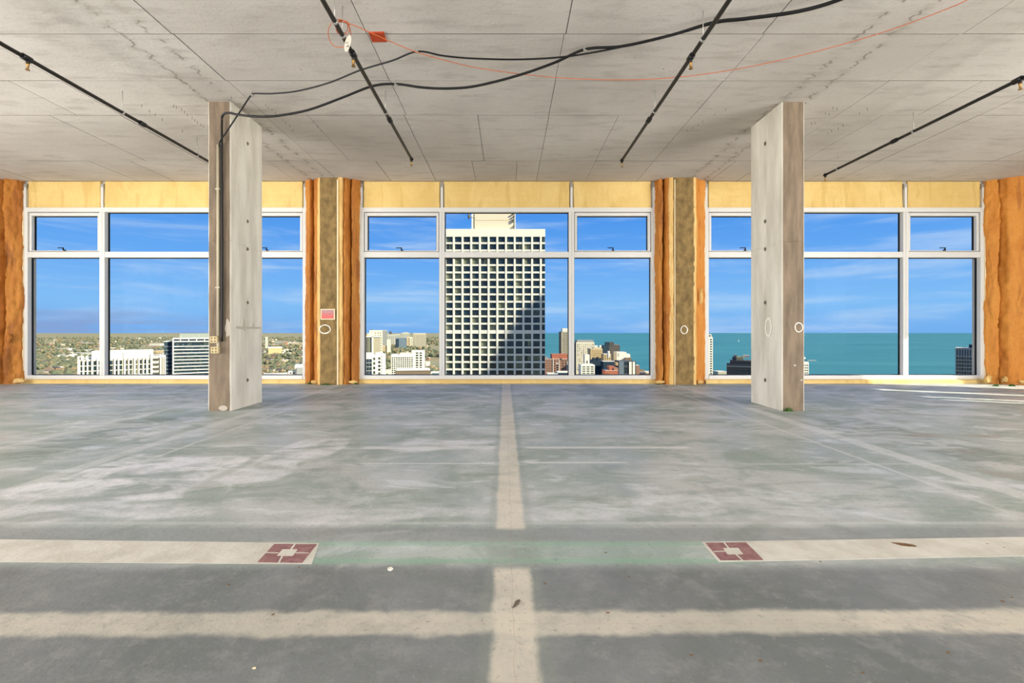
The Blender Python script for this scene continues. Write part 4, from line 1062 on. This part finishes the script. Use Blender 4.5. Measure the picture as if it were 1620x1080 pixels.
bld('grid_block', 'white block with a regular grid of small dark windows', 618.6, 655, 561, 720, 30, 'white',
    wins=[(619.2, 653.5, 564.2, 600, 10, 11, 0.66, 0.66, [W_[0], W_[0], W_[1]])],
    extra_=[('plant_room', 632.6, 650, 558.4, 561, 6, 20, 'cream'), ('roof_vent', 644, 645.4, 556.4, 561, 8, 10, 'white')])
bld('white_tower_block', 'plain white block with two window columns in front of the park', 651.2, 672.2, 554.2, 790, 16, 'white',
    wins=[(657.6, 661.8, 556.5, 587, 1, 8, 0.95, 0.6, [W_[1], W_[0]]), (663.8, 667.6, 556.5, 587, 1, 8, 0.95, 0.6, [W_[1], W_[0]])])
bld('brown_roof_block', 'brown roof storey with a pale flat roof at the window sill', 625.5, 681, 585.6, 520, 14, 'brown', extra_=[('roof_edge', 627, 679.4, 583.4, 586, -0.6, 14, 'white')])
bld('cream_annex', 'small cream annex between the white corner block and the grid block', 610.6, 618.6, 585.8, 600, 14, 'cream', wins=[(611.5, 614, 590, 596, 1, 1, 0.8, 0.8, W_[1])])
bld('vaulted_hall', 'low hall with a white rim and grey vaulted roof by the tower', 681.5, 703, 588.6, 560, 14, 'white', extra_=[('vault', 684.6, 700, 589.8, 600, -1, 10, 'steelblue')])

# middle window, right of the tower
bld('crowned_tower', 'tall striped tower with a white crown against the lake', 888.2, 903, 524.6, 800, 22, 'beige',
    wins=[(889.6, 902.6, 526, 575, 5, 17, 0.5, 0.72, [W_[1], W_[0]])],
    extra_=[('painted_shade_flank', 886.2, 888.4, 524.6, None, 0.5, 20, 'dark'), ('crown', 889.6, 903, 519.2, 524.8, -0.4, 18, 'white')])  # dark flank puts the shade of the left side into its colour
bld('brick_block', 'brown brick block with pale balconies at the foot of the crowned tower', 862, 906, 567.6, 480, 26, 'brick',
    wins=[(864, 874, 569, 592, 4, 6, 0.5, 0.35, W_[1]), (876, 879, 569, 592, 1, 6, 0.8, 0.4, W_[0]), (880, 883.6, 573, 590, 1, 5, 0.95, 0.5, [B['white'], W_[0]]), (888, 892.5, 569, 596, 1, 7, 0.9, 0.35, W_[0]), (894, 896.4, 569, 596, 1, 7, 0.9, 0.35, W_[0])],
    extra_=[('upper_storey', 873.6, 898.4, 560.6, 567.6, 3, 20, 'red'), ('white_strip', 874.6, 875.6, 568, None, -0.4, 1, 'white'), ('white_strip', 883.8, 884.8, 568, None, -0.4, 1, 'white'), ('white_strip', 896.8, 898.6, 571, None, -0.5, 1, 'white'), ('rooftop_tank', 886, 889, 566.4, 569, -0.3, 2, 'dark')])
bld('low_roof_hall', 'low hall with white roof and dark glazing right of the tower foot', 866, 906, 591, 420, 12, 'white', wins=[(882.5, 905, 589.4, 595, 1, 1, 0.98, 0.96, B['slate'])], extra_=[('glazed_top', 882, 906, 588, 591, 0, 10, 'white')])
bld('pier_tower', 'beige tower of vertical piers with a grey penthouse', 911.4, 940.4, 541.4, 720, 28, 'cream',
    wins=[(912.6, 939.6, 543.4, 586, 9, 13, 0.42, 0.7, [W_[1], B['beige'], B['grey']])],
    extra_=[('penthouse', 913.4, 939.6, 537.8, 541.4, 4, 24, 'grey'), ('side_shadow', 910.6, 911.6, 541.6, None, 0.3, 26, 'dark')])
bld('gridded_block', 'white block with a three by five window grid at the sill', 919.2, 941, 577, 440, 16, 'white',
    wins=[(920.4, 940.2, 578.6, 602, 3, 7, 0.74, 0.5, [W_[0], W_[1]])])
bld('blank_tower', 'blank white stair tower rising behind the gridded block', 925, 932.8, 561, 470, 8, 'white', wins=[(927, 930.4, 570.4, 574.6, 1, 1, 0.6, 0.9, W_[1])])
bld('ornate_block', 'ornate tan masonry block with two white roof discs', 934.4, 953.2, 551.6, 640, 24, 'tan',
    wins=[(936, 952.4, 553.4, 570, 7, 5, 0.4, 0.5, [W_[1], B['brown']])],
    extra_=[('roof_tank', 941.6, 946, 546.2, 549.6, 3, 5, 'white'), ('roof_tank', 949.4, 952.2, 546, 549.6, 3, 5, 'white'), ('roof_hut', 939, 952, 549.4, 551.8, 2, 10, 'beige')])
bld('shade_block', 'shaded foot of the ornate tan block, its shade put into dark slate', 933.4, 954.4, 570, 560, 20, 'slate', extra_=[('parapet_tooth', 938, 941, 566, 570, 0, 6, 'slate'), ('parapet_tooth', 945, 947, 564.5, 570, 0, 6, 'slate')], roofm='slate')  # shade on the ornate block's lower part, built as a dark slate box
bld('dark_block', 'dark brown block with a rooftop water tank', 953.4, 980.6, 546.6, 760, 24, 'dark',
    wins=[(964, 979, 548.5, 562, 5, 5, 0.5, 0.3, B['brown'])],
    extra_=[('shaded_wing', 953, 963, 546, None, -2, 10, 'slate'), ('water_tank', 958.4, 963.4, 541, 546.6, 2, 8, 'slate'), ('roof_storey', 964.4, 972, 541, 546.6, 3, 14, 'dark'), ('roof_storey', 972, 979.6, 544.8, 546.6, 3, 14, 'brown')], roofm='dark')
bld('tan_flats', 'small tan block of flats in front of the dark brown block', 955, 966.8, 560, 620, 16, 'tan', wins=[(956, 966.4, 561.5, 572, 3, 3, 0.45, 0.6, W_[1])])
bld('slate_annex', 'dark annex with a pale rim below the tan flats', 954.6, 974, 572, 540, 16, 'slate', extra_=[('white_panel', 971, 974, 557, 568, 30, 36, 'white')])
bld('white_slab', 'blank white slab building facing the lake', 975.8, 991.2, 557, 640, 20, 'white',
    wins=[(977, 979.4, 558.6, 564, 1, 2, 0.8, 0.5, W_[1])], extra_=[('lower_wing', 991, 997.6, 560, None, 2, 18, 'white'), ('brown_wing', 988.4, 998, 565.4, None, -3, 6, 'brown')])
bld('dark_glass_block', 'dark glass block with white vertical piers at the right sill', 979.4, 1006, 571.6, 470, 20, 'slate',
    wins=[(987, 995, 573, 602, 1, 7, 0.9, 0.55, [W_[0], B['dark']]), (999.4, 1000.6, 573, 602, 1, 1, 0.9, 0.98, W_[0])],
    extra_=[('white_pier', 995, 999.2, 572, None, -0.6, 1, 'white'), ('white_pier', 1000.8, 1004.4, 572, None, -0.6, 1, 'white'), ('grey_shade_flank', 979.2, 986.8, 571.4, None, -0.5, 3, 'steelblue'), ('tan_stub', 975, 979.6, 573, 578, 0, 8, 'tan')], roofm='dark')  # grey flank carries the left side's shade in its colour
bld('brick_house', 'red brick block stepping down between the slate and dark glass blocks', 958, 978, 586, 450, 16, 'red', extra_=[('upper_block', 965, 974, 579.8, 586, 3, 14, 'red'), ('brick_step', 972, 979, 582, 586, 2, 12, 'brick')], wins=[(959, 964, 589, 594, 3, 1, 0.5, 0.5, W_[1])])
bld('brick_tower', 'narrow brown brick block right of the dark glass block', 1004.6, 1012, 578, 520, 16, 'brick')
bld('shore_brick_row', 'low brick row by the lake at the right sill of the middle window', 1009, 1031, 588.5, 560, 16, 'brick', extra_=[('pale_band', 1011, 1026, 588, 590.4, -0.5, 6, 'cream'), ('roof_hut', 1012, 1021, 585, 588.5, 3, 10, 'brown')])

# lake windows
bld('thin_white_tower', 'thin white tower at the left edge of the lake window', 1117, 1127.8, 533, 520, 12, 'white',
    wins=[(1122.8, 1126.8, 535, 600, 1, 17, 0.7, 0.5, [W_[0], W_[1]])], extra_=[('crown', 1118, 1126.4, 528.6, 533, 1, 8, 'white'), ('crown_opening', 1122.4, 1125, 530, 532, 0.5, 1.2, 'dark')])
bld('mansard_block', 'dark stone block with tan rooftop turrets left of the right column', 1149.6, 1200, 577, 460, 22, 'dark',
    wins=[(1160, 1190, 584, 600, 8, 3, 0.5, 0.6, [B['slate'], W_[2]])],
    extra_=[('upper_tier', 1155, 1200, 570.6, 577, 2, 20, 'dark'), ('cornice', 1149.2, 1200, 579, 580.6, -0.6, 1, 'grey'), ('turret', 1165, 1176, 564.6, 570.6, 4, 10, 'tan'), ('turret', 1176, 1186, 562, 566, 6, 12, 'cream'), ('turret', 1158.6, 1165, 565, 570.6, 4, 12, 'dark'), ('roof_hut', 1161, 1166, 561.6, 566, 6, 12, 'grey')], roofm='dark', turn=True)
bld('banded_block', 'white banded block just right of the right column', 1255, 1279.6, 572.4, 560, 16, 'white',
    wins=[(1268, 1279, 575.6, 600, 4, 6, 0.6, 0.5, [W_[0]])], extra_=[('roof_hut', 1266, 1277, 565, 568, 3, 8, 'white'), ('roof_stem', 1266, 1272, 568, 572.6, 3, 8, 'grey')])
bld('grey_office', 'grey gridded office block at the right edge of the lake window', 1511.4, 1552, 550.6, 420, 24, 'grey',
    wins=[(1512.4, 1550, 552.6, 563, 9, 1, 0.42, 0.96, [B['slate']]), (1512.4, 1550, 564, 604, 9, 7, 0.78, 0.7, [W_[0], B['dark'], W_[2]])],
    extra_=[('penthouse', 1533.4, 1552, 545, 550.6, 3, 16, 'slate')], turn=True)
bld('shore_pavilion', 'low pale pavilion on the shore left of the mansard block', 1136, 1152, 588, 1020, 30, 'beige')

# sail boat
p = Vector((wx(1168.6, gy(540)), gy(540), GZ + 0.6))
sb = empty('sail_boat', p); tag(sb, 'tiny white sail boat on the lake left of the right column', 'boat')
bm = bmesh.new(); prism(bm, [(-7, -2), (5, -2.4), (9, 0), (5, 2.4), (-7, 2)], 0, 2.4); obj('hull', bm, B['white'], sb)
bm = bmesh.new(); v = [bm.verts.new(q_) for q_ in ((-5, 0, 4), (1, 0, 4), (1, 0, 22), (-5, 0.4, 4), (1, 0.4, 4), (1, 0.4, 22))]
for q_ in ((0, 1, 2), (5, 4, 3), (0, 3, 4, 1), (1, 4, 5, 2), (2, 5, 3, 0)): bm.faces.new([v[i] for i in q_])
obj('sail', bm, B['white'], sb)
bm = bmesh.new(); tube(bm, [(1.2, 0.2, 2), (1.2, 0.2, 23)], 0.25, 6); obj('mast', bm, B['grey'], sb)
# breakwater
bm = bmesh.new(); ybw = gy(570.5); box(bm, wx(1277, ybw), wx(1292, ybw), ybw, ybw + 10, GZ - 1, GZ + 2.5, 0)
tag(obj('breakwater', bm, B['grey'], bevel=0.8), 'pale stone breakwater in the lake right of the right column', 'breakwater')

# ------------------------------------------------------------------ land and lake
def land_mat():
    m_ = bpy.data.materials.new('wooded_plain'); m_.use_nodes = True
    nt = m_.node_tree; b = nt.nodes['Principled BSDF']; q = G(nt)
    P = q.n('ShaderNodeTexCoord').outputs['Object']
    f1 = q.noise(P, 0.0016, 5, 0.6); f2 = q.noise(q.scale(P, 1, 0.5, 1), 0.012, 5, 0.65); f3 = q.noise(P, 0.05, 3, 0.6)
    c = q.mix(q.smooth(f1, 0.35, 0.65), lin(128, 132, 108), lin(148, 140, 112))
    c = q.mix(q.m('MULTIPLY', q.smooth(f2, 0.5, 0.7), 0.7), c, lin(150, 126, 92))
    c = q.mix(q.m('MULTIPLY', q.smooth(f3, 0.55, 0.72), 0.5), c, lin(84, 94, 66))
    c = q.mix(q.m('MULTIPLY', q.smooth(q.noise(q.scale(P, 1, 0.35, 1), 0.02, 2, 0.5), 0.66, 0.72), 0.8), c, lin(206, 196, 172))
    q.put(b.inputs['Base Color'], c); b.inputs['Roughness'].default_value = 1.0; b.inputs['Specular IOR Level'].default_value = 0.0
    return m_
def lake_mat():
    m_ = bpy.data.materials.new('lake_water'); m_.use_nodes = True
    nt = m_.node_tree; b = nt.nodes['Principled BSDF']; q = G(nt)
    P = q.n('ShaderNodeTexCoord').outputs['Object']
    f1 = q.noise(q.scale(P, 0.25, 1, 1), 0.0035, 5, 0.6, 0.5)
    c = q.mix(q.smooth(f1, 0.3, 0.7), lin(50, 108, 106), lin(64, 124, 119))
    q.put(b.inputs['Base Color'], c); b.inputs['Roughness'].default_value = 0.4; b.inputs['Specular IOR Level'].default_value = 0.12
    bn = q.n('ShaderNodeBump'); bn.inputs['Strength'].default_value = 0.6; bn.inputs['Distance'].default_value = 2.0
    q.put(bn.inputs['Height'], q.noise(q.scale(P, 0.5, 1, 1), 0.05, 4, 0.6)); q.put(b.inputs['Normal'], bn.outputs[0])
    return m_
FARD = 24000
bm = bmesh.new(); box(bm, -400, 60000, -3000, FARD + 2000, GZ - 40, GZ)
tag(obj('lake', bm, lake_mat()), 'teal lake stretching to the horizon', 'lake')['kind'] = 'structure'
shore = [(500, -3000), (470, 300), (430, 900), (350, 1150), (210, 1500), (150, 2050), (110, 3500), (0, 6000), (-300, 12000), (-800, FARD)]
bm = bmesh.new(); prism(bm, shore + [(-60000, FARD), (-60000, -3000)], GZ - 30, GZ + 0.8)
tag(obj('land', bm, land_mat()), 'wooded city plain reaching the hazy horizon', 'land')['kind'] = 'structure'

# low houses and sheds on the plain
HM = [B['white'], B['cream'], B['tan'], B['brick'], B['grey'], B['roof']]
hr = random.Random(5)
house_me = {}
for hi_, hm in enumerate(HM):
    for rm in (B['roof'], B['dark'], B['brown']):
        bm = bmesh.new(); box(bm, -0.5, 0.5, -0.5, 0.5, 0, 0.72, 0)
        if rm is B['roof']: box(bm, -0.52, 0.52, -0.52, 0.52, 0.72, 0.85, 1)
        else:
            a = [bm.verts.new(q_) for q_ in ((-0.54, -0.54, 0.72), (0.54, -0.54, 0.72), (0.54, 0.54, 0.72), (-0.54, 0.54, 0.72), (-0.54, 0, 1.1), (0.54, 0, 1.1))]
            for q_ in ((0, 1, 5, 4), (2, 3, 4, 5), (1, 2, 5), (3, 0, 4), (3, 2, 1, 0)): bm.faces.new([a[i] for i in q_]).material_index = 1
        me = me_of(bm, 'house'); me.materials.append(hm); me.materials.append(rm); house_me[(hi_, rm.name)] = me
keys = list(house_me)
HN = ['white', 'cream', 'tan', 'brown brick', 'grey', 'pale']; RN = {B['roof'].name: 'flat-roofed', B['dark'].name: 'dark gabled', B['brown'].name: 'brown gabled'}
def house(px, py, w, d, h, k, name, label, group):
    Y = gy(py)
    x_ = wx(px, Y); e = w * 0.62; f = d * 0.75
    if any(a0 < x_ + e and a1 > x_ - e and c0 < Y + f and c1 > Y - f for a0, a1, c0, c1 in FOOT): return
    o = bpy.data.objects.new(name, house_me[k]); COL.objects.link(o)
    o.location = (wx(px, Y), Y, GZ + 0.8); o.scale = (w, d, h); o.rotation_euler = (0, 0, hr.choice((0, 0, 0.15, -0.2))); FOOT.append((o.location.x - w * 0.6, o.location.x + w * 0.6, Y - d * 0.7, Y + d * 0.7)); return tag(o, label, 'house', group)
for (a, b_, n, where) in ((52, 330, 120, 'seen through the left window'), (416, 482, 60, 'seen between the left column and pillar'), (672, 696, 10, 'left of the white tower')):
    for _ in range(n):
        py = hr.uniform(548, 596); k = hr.choice(keys)
        house(hr.uniform(a, b_), py, hr.uniform(9, 24), hr.uniform(10, 18), hr.uniform(7, 13), k, 'house', 'small %s %s house among the trees %s' % (HN[k[0]], RN[k[1]], where), 'houses ' + where)
flat = [k for k in keys if k[1] == B['roof'].name]
for (a, b_, n, where) in ((52, 330, 34, 'seen through the left window'), (416, 482, 14, 'seen between the left column and pillar')):
    for _ in range(n):
        py = hr.uniform(535, 566); k = hr.choice(flat)
        house(hr.uniform(a, b_), py, hr.uniform(40, 130), hr.uniform(30, 60), hr.uniform(9, 16), k, 'warehouse', 'long %s flat-roofed shed on the plain %s' % (HN[k[0]], where), 'sheds ' + where)

# trees of the plain: uncountable crowns in one mesh, three leaf colours
TR = [far_mat('tree_olive', lin(112, 112, 84), lin(96, 98, 74), vscale=0.05), far_mat('tree_rust', lin(140, 120, 88), lin(122, 108, 80), vscale=0.05), far_mat('tree_green', lin(98, 104, 80), lin(84, 92, 70), vscale=0.05)]
tr = random.Random(21)
ico = bmesh.new(); bmesh.ops.create_icosphere(ico, subdivisions=1, radius=1.0)
iv = [v.co.copy() for v in ico.verts]; ifc = [[v.index for v in f.verts] for f in ico.faces]; ico.free()
V, Fc, Mi = [], [], []
def crown(x, y, r):
    b0 = len(V); mi = tr.choices((0, 1, 2), (5, 2, 4))[0]
    for v in iv:
        k = tr.uniform(0.75, 1.15); V.append((x + v.x * r * k, y + v.y * r * k, GZ + 0.8 + r * 0.75 + v.z * r * 0.8 * k))
    for f in ifc: Fc.append([b0 + i for i in f]); Mi.append(mi)
spots = []
for (a, b_, n) in ((40, 345, 4200), (405, 495, 1700), (566, 712, 2600)):
    for _ in range(n):
        py = 534 + (612 - 534) * tr.random() ** 1.2; Y = gy(py); px = tr.uniform(a, b_)
        if mnoise.noise(Vector((wx(px, Y) * 0.006, Y * 0.003, 2))) < -0.12: continue
        r_ = tr.uniform(5, 9) * (1 + Y / 9000)
        x_ = wx(px, Y)
        if any(a0 - r_ < x_ < a1 + r_ and b0_ - r_ < Y < b1_ + r_ for a0, a1, b0_, b1_ in FOOT): continue
        crown(x_, Y, r_)
me = bpy.data.meshes.new('trees'); me.from_pydata(V, [], Fc)
for m_ in TR: me.materials.append(m_)
me.polygons.foreach_set('material_index', Mi)
tag(obj('tree_cover', me, TR), 'autumn tree crowns covering the plain beyond the windows', 'trees', kind='stuff')
